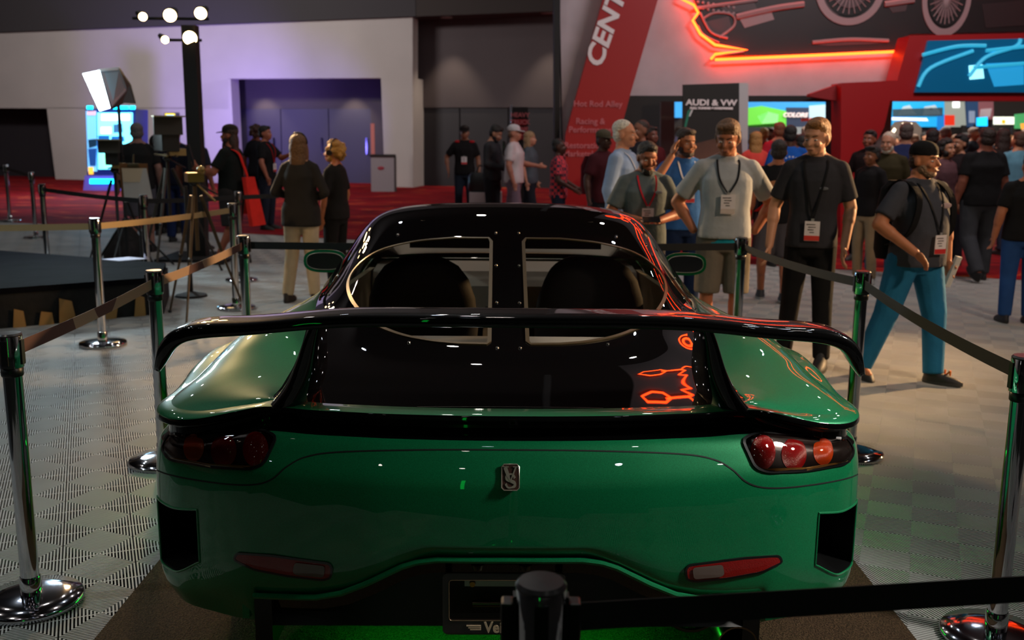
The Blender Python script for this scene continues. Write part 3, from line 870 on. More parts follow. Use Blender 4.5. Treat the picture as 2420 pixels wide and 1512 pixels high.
letter_strokes('letter_s', [([(.5, -.08), (.35, .15), (.0, .24), (-.4, .1), (-.42, -.12), (0, -.28), (.45, -.42), (.5, -.66), (.1, -.8), (-.3, -.78), (-.55, -.5)], [.3, .16, .12, .26, .3, .26, .3, .26, .14, .16, .26])], Ms, .004, SILV, badge)

# ---- wing
def airfoil(chord, th, n=22):
    out = []
    for k in range(n):
        a = 2 * PI * k / n; ca, sa = math.cos(a), math.sin(a)
        x = chord / 2 * (1 - abs(ca) ** .45 * (1 if ca > 0 else -1)); fat = .62 + .38 * x / chord
        out.append((x, th / 2 * abs(sa) ** .5 * (1 if sa > 0 else -1) * fat))
    return out
wpath = []
for hq, pq, ch, y0, th in ((0, 733, .15, 2.70, .040), (250, 733, .15, 2.70, .040), (430, 738, .15, 2.70, .040), (540, 748, .15, 2.69, .040), (650, 757, .15, 2.685, .042), (730, 763, .15, 2.68, .046), (775, 772, .145, 2.68, .048), (798, 793, .13, 2.68, .046), (815, 826, .10, 2.68, .036), (829, 855, .06, 2.68, .02)):
    v = CP(hq, pq, y0); wpath.append((v.x, v.z - .018 - (.006 if hq > 760 else 0), ch, y0, th))
wp_ = np.array(wpath); wk = np.concatenate([[0], np.cumsum(np.hypot(np.diff(wp_[:, 0]), np.diff(wp_[:, 1])))])
full = np.concatenate([wp_[::-1][:-1] * np.array([-1, 1, 1, 1, 1]), wp_]); kk = np.concatenate([-wk[::-1][:-1], wk])
wf = spline1(kk, full); tt = np.linspace(kk[0], kk[-1], 150)
WR_ = []
for t in tt:
    x, z, ch, y0, th = wf([t])[0]; a = wf([t - .004])[0]; b = wf([t + .004])[0]
    d = Vector((b[0] - a[0], 0, b[1] - a[1])).normalized(); up = Vector((-d.z, 0, d.x))
    ring = []
    for (s, h_) in airfoil(ch, th):
        # leading edge forward (+Y), trailing edge back and a little raised
        p = Vector((x, y0 + ch / 2 - s, z)) + up * (h_ - 0.04 * (s - ch / 2))
        ring.append(p)
    WR_.append(ring)
wing = cobj('rear_wing', MB().rings(WR_), BLKG2, angle=1.2)
for sgn in (1, -1):
    rr = []
    for t in np.linspace(0, 1, 16):
        x = lerp(.640, .535, t) - .030 * math.sin(PI * t) * (1 - t); z = lerp(.855, 1.125, t)
        wy = lerp(.26, .13, t ** .8); yc = lerp(2.86, 2.74, t); th = lerp(.115, .036, t ** .8)
        ring = []
        for k in range(16):
            a = 2 * PI * k / 16; ca, sa = math.cos(a), math.sin(a)
            ex = abs(ca) ** .6 * (1 if ca > 0 else -1); ey = abs(sa) ** .8 * (1 if sa > 0 else -1)
            ring.append((sgn * (x + th / 2 * ex + (.03 * (1 - t)) * -ey * .6), yc + wy / 2 * ey, z))
        rr.append(ring)
    cobj('wing_strut', MB().rings(rr), BLKG2, wing, angle=1.2)

# ---- mirrors
for sgn in (1, -1):
    t = np.linspace(0, 1, 12); c = Vector((sgn * .975, 5.35, .94)); mb = MB()
    rr = []
    for k in range(11):
        u = k / 10; sc_ = math.sqrt(max(0.001, 1 - (u * .98) ** 2)) if k else 1
        ring = [(c.x + sgn * .012 * u * 0 + sc_ * .115 * (abs(math.cos(a)) ** .75) * (1 if math.cos(a) > 0 else -1), c.y + u * .13, c.z + sc_ * .062 * (abs(math.sin(a)) ** .75) * (1 if math.sin(a) > 0 else -1)) for a in [2 * PI * q / 28 for q in range(28)]]
        rr.append(ring)
    mh = cobj('side_mirror', mb.rings(rr), GREEN, angle=1.2)
    cobj('mirror_glass', MB().prism([(c.x + .096 * (abs(math.cos(a)) ** .75) * (1 if math.cos(a) > 0 else -1), c.y - .003, c.z + .044 * (abs(math.sin(a)) ** .75) * (1 if math.sin(a) > 0 else -1)) for a in [2 * PI * q / 28 for q in range(28)]], (0, .002, 0)), mat('mirror_silver', 'e8e8e8', 0.02, 1.0), mh)
    cobj('mirror_bezel', MB().tube([(c.x + .098 * (abs(math.cos(a)) ** .75) * (1 if math.cos(a) > 0 else -1), c.y - .004, c.z + .046 * (abs(math.sin(a)) ** .75) * (1 if math.sin(a) > 0 else -1)) for a in [2 * PI * q / 28 for q in range(28)]], .0022, 6, closed=True), SILV, mh)
    cobj('mirror_arm', MB().capsule((c.x - sgn * .03, c.y + .06, c.z - .04), (sgn * .84, 5.42, .875), .022, .03), BLACKP, mh)

# ---- bonnet and nose
rowsB = []
for yb, zc_, ed in ((6.05, .872, (.80, .87)), (6.2, .845, (.84, .85)), (6.4, .80, (.84, .80)), (6.6, .735, (.78, .735)), (6.74, .665, (.62, .66)), (6.80, .61, (.40, .605))):
    rowsB.append([(ed[0] * t, yb - .0 * t, lerp(zc_, ed[1], t ** 3)) for t in np.linspace(0, 1, 9)])
cobj('bonnet', Grid(np.array(rowsB)).mesh(MB()), GREEN)
fr = []
for k, js in enumerate((26, 27, 28, 29, 30, 31)):
    e = top_edge(js); r = rowsB[k][-1] if k < 5 else (0, 6.80, .61)
    if k == 5: r = (.0, 6.8, .61)
    fr.append([r, (lerp(r[0], e[0], .5), lerp(r[1], e[1], .5), lerp(r[2], e[2], .5) + .012), tuple(e)])
cobj('front_fender_top', Grid(np.array(fr)).mesh(MB()), GREEN)

# ---- lower rear: diffuser, frame, plate, bracket
for sgn in (1, -1):
    # glossy black return lip under the green arch
    pass
arch = [(x, np.interp(x, *zip(*botx))) for x in np.linspace(0, .736, 60)]
pa = [(x, np.interp(x, plan[:9, 0], plan[:9, 1]) + .03, z) for x, z in arch]
lip = []
for sgn in (-1, 1):
    pp = pa if sgn > 0 else [(-x, y, z) for x, y, z in pa[::-1][:-1]]
    lip += pp
cobj('bumper_arch_edge', MB().tube([(x, y - .018, z + .001) for x, y, z in lip], .009, 8), GREEN)
rings = [[(x, y - .012, z - .006) for x, y, z in lip], [(x * .995, y + .03, z - .030) for x, y, z in lip], [(x * .98, y + .035, z - .06) for x, y, z in lip], [(x * .98, y + .12, z - .07) for x, y, z in lip]]
cobj('arch_trim', MB().rings(rings, closed=False, cap=False), mat('arch_black_gloss', '0a0a0a', 0.15, coat=1.0))
backp = [[(x * .99, y + .10, z - .03) for x, y, z in lip], [(x * .99, 2.70, .218) for x, y, z in lip], [(x * .95, 3.1, .20) for x, y, z in lip]]
diff = cobj('rear_diffuser', MB().rings(backp, closed=False, cap=False), CARB)
for sgn in (1, -1):
    cobj('diffuser_end_plate', MB().box((sgn * .715, 2.84, .27), (.05, .28, .27)), mat('vent_black', '060606', 0.35), diff)
    cobj('bumper_inner_side', MB().box((sgn * .768, 2.82, .31), (.02, .22, .15)), GREEN, diff)
ZP = .285; YP = 2.60
fw, fh = .345, .185
pc = CP(-12, 1428, YP)
frm = MB()
outer = rounded([(-fw / 2, -fh / 2), (fw / 2, -fh / 2), (fw / 2, fh / 2), (-fw / 2, fh / 2)], .018, 5)
inner = rounded([(-fw / 2 + .018, -fh / 2 + .043), (fw / 2 - .018, -fh / 2 + .043), (fw / 2 - .018, fh / 2 - .02), (-fw / 2 + .018, fh / 2 - .02)], .01, 5)
k = len(outer)
for yy_, rv in ((0, 0), (.006, 1)): pass
ro = [(p[0] + pc.x, YP, p[1] + pc.z) for p in outer]; ri = [(p[0] + pc.x, YP, p[1] + pc.z) for p in inner]
rb = [(p[0], YP + .01, p[2]) for p in ro]; rib = [(p[0], YP + .01, p[2]) for p in ri]
frm.rings([rib, ri, ro, rb], cap=False)
frame_o = cobj('plate_frame', frm, mat('plate_frame_black', '1c1512', 0.3, coat=.5))
cobj('frame_bevel_line', MB().tube([(p[0], YP - .001, p[2]) for p in ri], .0016, 6, closed=True), mat('frame_bronze_line', '7c6a50', 0.35, .6), frame_o)
cobj('plate_mount', MB().box((pc.x, YP + .10, pc.z + .01), (.33, .01, .17)), mat('mount_black', '080808', 0.6), frame_o)
cobj('steel_bar', MB().box((pc.x + .005, YP + .06, pc.z + .040), (.235, .02, .020)), mat('bar_aluminium', '8c9484', 0.3, .9), frame_o)
cobj('bolt', MB().cone((pc.x - .09, YP + .05, pc.z + .040), (pc.x - .09, YP + .04, pc.z + .040), .009, .008), mat('brass_bolt', 'a07838', 0.3, 1), frame_o)
cobj('tow_hook', MB().cone((pc.x - .09, YP + .06, pc.z - .028), (pc.x + .0, YP + .06, pc.z - .028), .010, .010), mat('hook_steel', '6a5c4c', 0.25, 1), frame_o)
TXT = mat('frame_letter_cream', 'c8b294', 0.5)
Mt = Matrix.Translation((pc.x - .055, YP - .002, pc.z - fh / 2 + .022)) @ FACE
to = text_mesh('frame_lettering', 'VeilSide', .046, TXT, Mt, None, .0012, bold=.0012, align='LEFT', sx=.86)
to.parent = frame_o; to.matrix_parent_inverse = Matrix.Identity(4)
mbs = MB()
for k_, (a, b) in enumerate(((-.105, -.064), (-.100, -.064), (-.095, -.064))):
    mbs.box((pc.x + (a + b) / 2, YP - .002, pc.z - fh / 2 + .028 - k_ * .0055), (b - a, .003, .0034))
cobj('frame_stripes', mbs, TXT, frame_o)
for sx in (-.075, .06):
    cobj('plate_lamp', MB().lathe([(.001, 0), (.016, 0), (.02, .016), (.001, .016)], 16, (pc.x + sx, YP + .04, pc.z + .088)), mat('plate_lamp_lens', '5a4a38', 0.2, coat=1), frame_o)

# ---- exhaust
ec = CP(540, 1516, 2.72)
ex = cobj('exhaust_tip', MB().rings([[(ec.x + r * math.cos(a * PI / 16), y, ec.z + r * math.sin(a * PI / 16)) for a in range(32)] for r, y in ((.052, 3.0), (.060, 2.74), (.061, 2.70), (.056, 2.70), (.050, 2.76), (.046, 2.98))], cap=False), mat('burnt_steel', '9a8c7a', 0.18, 1.0))
cobj('exhaust_can', MB().cone((ec.x, 2.98, ec.z), (ec.x, 3.5, ec.z + .02), .085, .085, 28), mat('exhaust_steel', '55504a', 0.3, 1.0), ex)
cobj('exhaust_clamp', MB().tube([(ec.x - .085 + .09 * 0 + .09 * math.cos(a * PI / 16), 2.96, ec.z + .09 * math.sin(a * PI / 16)) for a in range(32)], .008, 6, closed=True), mat('exhaust_steel', '55504a', 0.3, 1.0), ex)
# ---- underbody
ub = cobj('underbody', MB().box((0, 4.95, .30), (1.30, 3.3, .16)), BLACKM)
ug = glow('18ff3c', 24.0)
for sgn in (1, -1):
    cobj('underglow_tube', MB().cone((sgn * .62, 3.75, .208), (sgn * .62, 5.5, .208), .012, .012), ug, ub)
cobj('underglow_tube', MB().cone((-.50, 3.06, .205), (.42, 3.06, .205), .012, .012), ug, ub)

# ---- wheels
for yy_, ww in ((3.45, .27), (5.87, .24)):
    for sgn in (1, -1):
        xo = 1.0 if yy_ < 4 else .955
        prof = [(.20, 0), (.30, .005), (.322, .03), (.325, ww - .03), (.30, ww - .005), (.20, ww)]
        Mx = Matrix.Translation((sgn * xo, yy_, .310)) @ Matrix.Rotation(-sgn * PI / 2, 4, 'Y')
        tire = MB().lathe(prof, 40, cap=False).xform(Mx)
        wh = cobj('wheel', tire, mat('tyre_rubber', '0f0f10', 0.85))
        rimm = MB().lathe([(.05, .06), (.19, .03), (.222, .02), (.222, .05), (.19, .07), (.06, .10)], 40)
        for q in range(10):
            a = 2 * PI * q / 10
            rimm.box((.125, 0, .04), (.15, .022, .03), Matrix.Rotation(a, 4, 'Z'))
        cobj('rim', rimm.xform(Mx), mat('rim_silver', '8a8a8c', 0.25, .9), wh)

# ---- cabin
INT = mat('cabin_trim_dark', '1a1715', 0.8); BEI = mat('cabin_trim_tan', 'dcc8a4', 0.8); GRY = mat('cabin_trim_grey', 'd6cabc', 0.7)
cobj('cabin_floor', MB().box((0, 4.7, .42), (1.4, 2.2, .04)), INT)
cobj('cargo_shelf', MB().box((0, 3.72, .66), (1.30, .75, .03)), mat('shelf_dark', '2a241e', 0.7))
cobj('parcel_shelf', MB().box((0, 3.76, .80), (1.22, .55, .015)), GRY)
cobj('shelf_panel', MB().box((0, 3.42, .76), (1.1, .02, .16)), GRY)
dash = []
for y_, z_ in ((5.50, .60), (5.48, .79), (5.55, .865), (5.75, .875), (6.02, .862), (6.04, .6)):
    dash.append([(-.74 if z_ > .5 else -.7, y_, z_), (.74, y_, z_)])
cobj('dashboard', MB().rings(dash, closed=False, cap=False), GRY)
for sgn in (1, -1):
    cobj('door_panel', MB().prism([(sgn * .77, 4.5, .45), (sgn * .77, 5.7, .45), (sgn * .78, 5.7, .86), (sgn * .80, 4.9, .885), (sgn * .76, 4.3, .89)], (-sgn * .03, 0, 0)), BEI)
    cobj('rear_side_trim', MB().prism([(sgn * .70, 3.5, .62), (sgn * .74, 4.45, .55), (sgn * .74, 4.45, .90), (sgn * .70, 3.7, .87)], (-sgn * .03, 0, 0)), BEI)
    # bucket seat: rounded shell and cushion
    rr = []
    prof = [(.50, .23, .06), (.62, .25, .09), (.75, .26, .10), (.88, .245, .10), (.97, .215, .09), (1.03, .17, .075), (1.065, .11, .05), (1.078, .04, .02)]
    for z_, hw, th in prof:
        yc_ = 4.62 - (z_ - .5) * .16
        rr.append([(sgn * .39 + hw * (abs(math.cos(a)) ** .6) * (1 if math.cos(a) > 0 else -1), yc_ + th * math.sin(a), z_) for a in [2 * PI * q / 26 for q in range(26)]])
    st = cobj('seat_back', MB().rings(rr), mat('seat_black_fabric', '14100f', 0.7, bump=.1, nscale=200), angle=1.2)
    cobj('seat_cushion', MB().ell((sgn * .39, 4.88, .50), (.25, .27, .09)), mat('seat_black_fabric', '14100f', 0.7, bump=.1, nscale=200), st)
sw = [(.39 + .175 * math.cos(a * PI / 18), 5.28 + .06 * math.sin(a * PI / 18), .80 + .17 * math.sin(a * PI / 18)) for a in range(36)]
swo = cobj('steering_wheel', MB().tube(sw, .014, 8, closed=True), BLACKP)
cobj('wheel_spoke', MB().capsule((.23, 5.28, .80), (.55, 5.28, .80), .012, .012).capsule((.39, 5.28, .80), (.39, 5.24, .66), .012, .012).cone((.39, 5.28, .80), (.39, 5.45, .74), .04, .03), BLACKP, swo)
cobj('sun_visor', MB().box((0, 5.50, 1.10), (1.06, .02, .20)), BLACKM)
cobj('rear_view_mirror', MB().ell((0, 5.36, 1.13), (.11, .02, .03)), BLACKP)
cobj('centre_console', MB().box((0, 4.95, .58), (.22, .9, .22)), INT)
cobj('headliner', MB().box((0, 4.97, 1.225), (.8, .7, .01)), INT)
# antenna-like chrome seam on the deck edge
seam(on_top, [(0, 962), (200, 963), (400, 967), (520, 973), (560, 977)], 0.003, 'deck_gap', mat('deck_gap_dark', '050505', 0.4))
# ================================================================== people
def Rz(a): return Matrix.Rotation(a, 4, 'Z')
def person(label, px, py_head, Y, yaw, spec):
    """spec keys: h height, g girth, skin, hair (style, colour), shirt (colour, sleeve), pants (colour, kind), shoes, arms {side: (elbow, wrist)}, legs, head (yaw, pitch), extras"""
    S_ = spec; g = S_.get('g', 1.0); vox = S_.get('vox', 0.012)
    p = P(px, py_head, Y)
    h = S_.get('h') or (p.z)
    sc = h / 1.735
    feet = S_.get('foot')
    root = thing('person', label, 'person', (p.x, Y, 0), yaw, S_.get('group'))
    root.scale = (sc, sc, sc)
    k = {'pelvis': Vector((0, 0, .95))}
    lean = S_.get('lean', 0.0)
    arms = {'L': ((.25, .03, 1.14), (.27, -.04, .89)), 'R': ((-.25, .03, 1.14), (-.27, -.04, .89))}
    arms.update(S_.get('arms', {}))
    legs = {'L': ((.105, -.015, .50), (.115, .03, .09), 0.12), 'R': ((-.105, -.015, .50), (-.115, .03, .09), -0.12)}
    legs.update(S_.get('legs', {}))
    hy, hpitch = S_.get('head', (0, 0))
    fem = S_.get('fem', False)
    sw = .168 if not fem else .148
    sw *= (1 + (g - 1) * .35)
    HM = Matrix.Translation((0, -.0 - lean, 1.488)) @ Matrix.Scale(1.05, 4) @ Rz(hy) @ Matrix.Rotation(hpitch, 4, 'X')
    def hd(x, y, z): return HM @ Vector((x, y, z - 1.52))
    def rings_v(lst, extra=0, n=22, mi=0):
        rr = []
        for (z, rx, ry, cy) in lst:
            rr.append([(( rx + extra) * math.copysign(abs(math.cos(a)) ** .85, math.cos(a)), cy - lean * max(0, (z - .95) / .57) + (ry + extra) * math.copysign(abs(math.sin(a)) ** .85, math.sin(a)), z) for a in [2 * PI * q / n for q in range(n)]])
        return rr
    bel = S_.get('belly', 0.0)
    hipx = .165 if not fem else .175
    torso = [(.84, .12, .09, 0.0), (.90, hipx * .98 * g, .115 * g, 0.0), (.98, hipx * g, .118 * g + bel * .3, -bel * .4), (1.10, (.150 if not fem else .130) * g, .108 * g + bel * .6, -bel * .6), (1.22, (.160 if not fem else .142) * g, .115 * g + bel * .3, -bel * .3 - .005), (1.32, .162 * (1 if not fem else .88) * g, .118 * g, -.003), (1.39, .140 * (1 if not fem else .88), .100, .005), (1.435, .098, .076, .01), (1.47, .06, .055, .012)]
    # ---- body, one continuous surface
    mb = MB().rings(rings_v(torso))
    nb = hd(0, .015, 1.55)
    gn = 1 + (g - 1) * .9
    for s in (1, -1): mb.capsule((s * .03, .022 - lean * .9, 1.475), (s * sw * .9, .01 - lean * .8, 1.405), .048, .046)
    mb.capsule((0, .01 - lean * .9, 1.42), nb, .060 * gn * (.85 if fem else 1.05), .055 * gn * (.85 if fem else 1.05))
    HR = HM.to_3x3().to_4x4()
    mb.ell(hd(0, .012, 1.665), (.076, .093, .088), HR)
    mb.ell(hd(0, -.022, 1.605), (.063, .070, .078), HR)
    mb.ell(hd(0, -.062, 1.562), (.034, .030, .026), HR)
    mb.ell(hd(0, -.066, 1.672), (.050, .020, .016), HR)
    mb.capsule(hd(0, -.086, 1.650), hd(0, -.108, 1.617), .009, .014, 8)
    mb.ell(hd(0, -.090, 1.580), (.024, .012, .010), HR)
    for s in (1, -1):
        mb.ell(hd(s * .076, .012, 1.628), (.010, .020, .030), HR)
        mb.ell(hd(s * .040, -.070, 1.612), (.022, .022, .020), HR)
    shirt = S_['shirt']; scol, slv = shirt[0], shirt[1]
    for s, sd in ((1, 'L'), (-1, 'R')):
        sh = Vector((s * sw, .005 - lean * .8, 1.398)); el, wr = [Vector(q) for q in arms[sd][:2]]
        ag = (1.1 + (g - 1) * .6) * (.82 if fem else 1)
        mb.capsule(sh, el, .052 * ag, .041 * ag); mb.capsule(el, wr, .040 * ag, .027 * ag)
        d = (wr - el).normalized(); mb.capsule(el + d * .03, el + d * .10, .041 * ag, .040 * ag)
        if S_.get('hide_hand', {}).get(sd): continue
        # palm and five fingers
        hdr = Vector(arms[sd][2]).normalized() if len(arms[sd]) > 2 else d
        side = Vector((0, -1, 0)) if abs(hdr.y) < .8 else Vector((0, 0, 1))
        side = (side - hdr * side.dot(hdr)).normalized(); inn = hdr.cross(side) * s
        pc_ = wr + hdr * .05
        Mh = Matrix((side, inn, hdr)).transposed().to_4x4()
        mb.ell(pc_, (.043, .019, .054), Mh, 12, 7)
        curl = S_.get('curl', .35)
        for fi in range(4):
            b0 = wr + hdr * .088 + side * (.027 - .018 * fi); L = (.032, .037, .034, .026)[fi]
            d1 = (hdr - inn * curl).normalized(); d2 = (hdr - inn * curl * 2.6).normalized()
            q1 = b0 + d1 * L; q2 = q1 + d2 * L * 1.05
            mb.capsule(b0 - hdr * .02, q1, .0095, .0088, 8); mb.capsule(q1, q2, .0088, .0072, 8)
        t0 = wr + hdr * .028 + side * .028; t1 = t0 + (hdr * .6 + side * .8 - inn * .3).normalized() * .035; t2 = t1 + (hdr * .9 + side * .25 - inn * .3).normalized() * .030
        mb.capsule(t0, t1, .013, .0105, 8); mb.capsule(t1, t2, .0105, .009, 8)
    hip = {1: Vector((.088 * g, 0, .90)), -1: Vector((-.088 * g, 0, .90))}
    for s, sd in ((1, 'L'), (-1, 'R')):
        kn, an = [Vector(q) for q in legs[sd][:2]]
        lg = 1 + (g - 1) * .6
        mb.capsule(hip[s], kn, .084 * lg, .053 * lg); mb.capsule(kn, an, .050 * lg, .036 * lg)
        dd = (an - kn).normalized(); mb.capsule(kn + dd * .08 + Vector((0, .012, 0)), kn + dd * .20 + Vector((0, .012, 0)), .052 * lg, .048 * lg)
        fa = legs[sd][2]; fd = Vector((math.sin(fa), -math.cos(fa), 0))
        mb.capsule(an + Vector((0, 0, -.035)), an + fd * .12 + Vector((0, 0, -.055)), .035, .028)
    link('body', remesh(mb, S_.get('bvox', vox * .75), 2, 'body'), root).data.materials.append(skin(S_.get('skin', 'b07a5c')))
    # ---- shirt
    if S_.get('nolower'): pass
    top = [(z, rx, ry, cy) for z, rx, ry, cy in torso if z > .9]
    hem = S_.get('hem', .86)
    mb = MB()
    lst = [(hem, hipx * g * 1.02, .120 * g + bel * .25, -bel * .3)] + [t for t in top if t[0] > hem + .04]
    mb.rings(rings_v(lst[:-1], .018))
    for s, sd in ((1, 'L'), (-1, 'R')):
        sh = Vector((s * sw, .005 - lean * .8, 1.398)); el, wr = [Vector(q) for q in arms[sd][:2]]
        ag = (1.08 + (g - 1) * .6) * (.85 if fem else 1)
        if slv == 'none': mb.capsule(sh, sh + (el - sh) * .05, .066, .06); continue
        if slv == 'short':
            e = sh + (el - sh) * .78
            mb.capsule(sh, sh + (el - sh) * .2, .059 * ag, .061 * ag); mb.cone(sh, e, .060 * ag, .064 * ag)
        else:
            mb.capsule(sh, el, .060 * ag, .053 * ag); mb.cone(el, el + (wr - el) * .95, .055 * ag, .040 * ag)
            mb.capsule(el, el + (wr - el) * .2, .055 * ag, .052 * ag)
    for s in (1, -1): mb.capsule((s * .035, .018 - lean * .9, 1.462), (s * sw * .92, .008 - lean * .8, 1.405), .052, .054)
    mb.rings(rings_v([(1.40, .10, .075, .01), (1.46, .074 * gn, .070 * gn, .010), (1.482, .066 * gn, .064 * gn, .006)], .004))
    col_ = cloth(scol) if len(shirt) < 3 else shirt[2]
    shn = S_.get('shirt_name', 'shirt')
    so = link(shn, remesh(mb, vox, 3, shn), root); so.data.materials.append(col_)
    # ---- trousers or shorts
    pcol, pk = S_['pants']
    mb = MB()
    mb.rings(rings_v([(.80, .115, .095, 0), (.86, hipx * g, .112 * g, 0), (.95, hipx * g * 1.0, .117 * g + bel * .2, -bel * .2), (1.02, hipx * g * .94, .110 * g + bel * .2, -bel * .3)], .008))
    for s, sd in ((1, 'L'), (-1, 'R')):
        kn, an = [Vector(q) for q in legs[sd][:2]]; lg = (1 + (g - 1) * .6) * S_.get('loose', 1.0)
        if pk == 'long':
            mb.capsule(hip[s], kn, .102 * lg, .076 * lg); mb.cone(kn, an + Vector((0, 0, -.015)), .075 * lg, .062 * lg); mb.capsule(kn, kn + (an - kn) * .1, .075 * lg, .072 * lg)
        else:
            e = hip[s] + (kn - hip[s]) * 1.02; mb.cone(hip[s], e, .104 * lg, .092 * lg); mb.capsule(hip[s], hip[s] + (kn - hip[s]) * .2, .104 * lg, .102 * lg)
    po = link('shorts' if pk != 'long' else 'trousers', remesh(mb, vox, 3, 'pants'), root); po.data.materials.append(cloth(pcol))
    # ---- shoes
    for s, sd in ((1, 'L'), (-1, 'R')):
        an = Vector(legs[sd][1]); fa = legs[sd][2]; pit = legs[sd][3] if len(legs[sd]) > 3 else 0
        Ms_ = Matrix.Translation((an.x, an.y, an.z)) @ Rz(fa) @ Matrix.Rotation(pit, 4, 'X')
        mb = MB()
        hi = .05 if S_.get('boots') else .0
        mb.rings([[Ms_ @ Vector((rx * math.cos(a), cy + ry * math.sin(a), z)) for a in [2 * PI * q / 20 for q in range(20)]] for z, rx, ry, cy in ((-.088, .048, .140, -.068), (-.06, .052, .143, -.066), (-.035, .047, .115, -.045), (-.01, .044, .07, -.005), (.015 + hi, .042, .052, .006))])
        sh_o = obj('shoe', mb, flat(S_.get('shoes', '151515'), .6), root, angle=1.0)
        obj('shoe_sole', MB().rings([[Ms_ @ Vector((rx * math.cos(a), cy + ry * math.sin(a), z)) for a in [2 * PI * q / 20 for q in range(20)]] for z, rx, ry, cy in ((-.0885, .049, .142, -.068), (-.066, .054, .146, -.066))]), flat(S_.get('sole', '2a2826'), .7), sh_o)
    # ---- hair
    hs, hc = S_.get('hair', ('short', '2a1c12'))
    hm = mat('hair_' + hc, hc, 0.55, noise=0.35, nscale=60, bump=0.9)
    if hs != 'bald':
        mb = MB()
        hv = .010
        if hs in ('short', 'buzz', 'thin'):
            e = .010 if hs == 'short' else .003
            mb.ell(hd(0, .026, 1.690), (.074 + e, .086 + e, .070 + e), HR)
            mb.ell(hd(0, .045, 1.635), (.071 + e, .056 + e, .070 + e), HR)
            if hs == 'short': mb.ell(hd(.01, -.035, 1.735), (.058, .045, .026), HR)
        elif hs == 'mop':
            mb.ell(hd(0, .018, 1.698), (.086, .096, .074), HR); mb.ell(hd(0, .050, 1.63), (.082, .060, .085), HR)
            mb.ell(hd(.02, -.052, 1.738), (.055, .040, .024), HR); mb.ell(hd(-.03, -.05, 1.733), (.04, .035, .022), HR)
            for s in (1, -1): mb.ell(hd(s * .077, .018, 1.645), (.012, .030, .042), HR)
        elif hs == 'long':
            mb.ell(hd(0, .018, 1.690), (.088, .098, .078), HR); mb.ell(hd(0, .05, 1.62), (.088, .062, .10), HR)
            mb.ell(hd(0, .06, 1.52), (.085, .045, .12), HR)
            for s in (1, -1): mb.ell(hd(s * .074, .01, 1.57), (.022, .045, .12), HR)
        elif hs == 'verylong':
            mb.ell(hd(0, .018, 1.690), (.085, .098, .078), HR); mb.ell(hd(0, .055, 1.56), (.08, .055, .14), HR); mb.ell(hd(0, .075, 1.40), (.075, .04, .16), HR)
        elif hs == 'curly':
            rnd = random.Random(3)
            for q in range(46):
                a = rnd.uniform(0, 2 * PI); t = rnd.uniform(-.9, 1); r_ = math.sqrt(max(0, 1 - t * t))
                x, y, z = .095 * r_ * math.cos(a), .02 + .105 * r_ * math.sin(a), 1.655 + .105 * t
                if y < -.045 and z < 1.70: continue
                mb.ell(hd(x, y, z), (.032, .032, .030), None, 8, 6)
            mb.ell(hd(0, .03, 1.67), (.09, .09, .10), HR)
        link('hair', remesh(mb, hv, 1, 'hair'), root).data.materials.append(hm)
    if S_.get('beard'):
        bc_ = mat('hair_' + S_['beard'], S_['beard'], 0.6, noise=0.35, nscale=60, bump=0.9)
        mb = MB(); bl = S_.get('beardlen', .0)
        mb.ell(hd(0, -.050, 1.553 - bl * .5), (.050, .046, .032 + bl * .6), HR)
        for s in (1, -1): mb.ell(hd(s * .052, -.022, 1.585), (.014, .038, .036), HR)
        for s in (1, -1): mb.ell(hd(s * .018, -.088, 1.594), (.020, .010, .006), HR)
        link('beard', remesh(mb, .008, 1, 'beard'), root).data.materials.append(bc_)
    # ---- eyes, brows, mouth
    if S_.get('face', True):
        for s in (1, -1):
            eo = obj('eye', MB().ell(hd(s * .031, -.0750, 1.640), (.012, .009, .0055), HR, 10, 6), flat('d8d0c8', .3), root)
            obj('iris', MB().ell(hd(s * .031, -.0818, 1.640), (.0048, .003, .0048), HR, 8, 5), flat('1e1610', .2), eo)
            obj('eyebrow', MB().capsule(hd(s * .016, -.0875, 1.664), hd(s * .044, -.078, 1.667), .0035, .0028, 6), flat(S_.get('brow', '33241a'), .8), root)
        obj('mouth', MB().ell(hd(0, -.1005, 1.580), (.022, .004, .0045), HR, 12, 5), flat('7a3f34', .5), root)
    # ---- headwear
    if 'cap' in S_:
        cc_, style = S_['cap']; mb = MB()
        mb.ell(hd(0, .012, 1.712), (.084, .100, .062), HR); mb.rings([[hd(.083 * math.cos(a), .012 + .099 * math.sin(a), z) for a in [2 * PI * q / 20 for q in range(20)]] for z in (1.675, 1.712)])
        co = link('cap', remesh(mb, .008, 2, 'cap'), root); co.data.materials.append(cloth(cc_))
        if style != 'beanie':
            sg = -1 if style == 'front' else 1
            obj('cap_brim', MB().prism([hd(.075 * math.cos(a), .012 + sg * (.06 + .115 * math.sin(a)), 1.682 - .02 * math.sin(a)) for a in [PI * q / 12 for q in range(13)]], HM.to_3x3() @ Vector((0, 0, .006))), cloth(cc_), co)
    # ---- lanyard and badge
    if 'lanyard' in S_:
        lc, bcol, bz = S_['lanyard'][:3]; yy = -.135 * g - bel * 1.1 - lean * .5
        mb = MB()
        for s in (1, -1):
            pts = [(s * .065, .03 - lean, 1.475), (s * .078, -.065 - lean, 1.435), (s * .060, -.128 * g - lean * .7, 1.32), (0, yy, bz + .07)]
            rr = []
            sm = smooth_poly(pts, 5, False)
            for q in sm: rr.append([(q[0] - .007, q[1] - .010, q[2]), (q[0] + .007, q[1] - .010, q[2]), (q[0] + .007, q[1] - .013, q[2]), (q[0] - .007, q[1] - .013, q[2])])
            mb.rings(rr)
        obj('lanyard', mb, cloth(lc, 'ribbon'), root)
        bo = obj('badge', MB().box((0, yy - .016, bz), (.10, .004, .135)), flat('d8cfd0', .4), root)
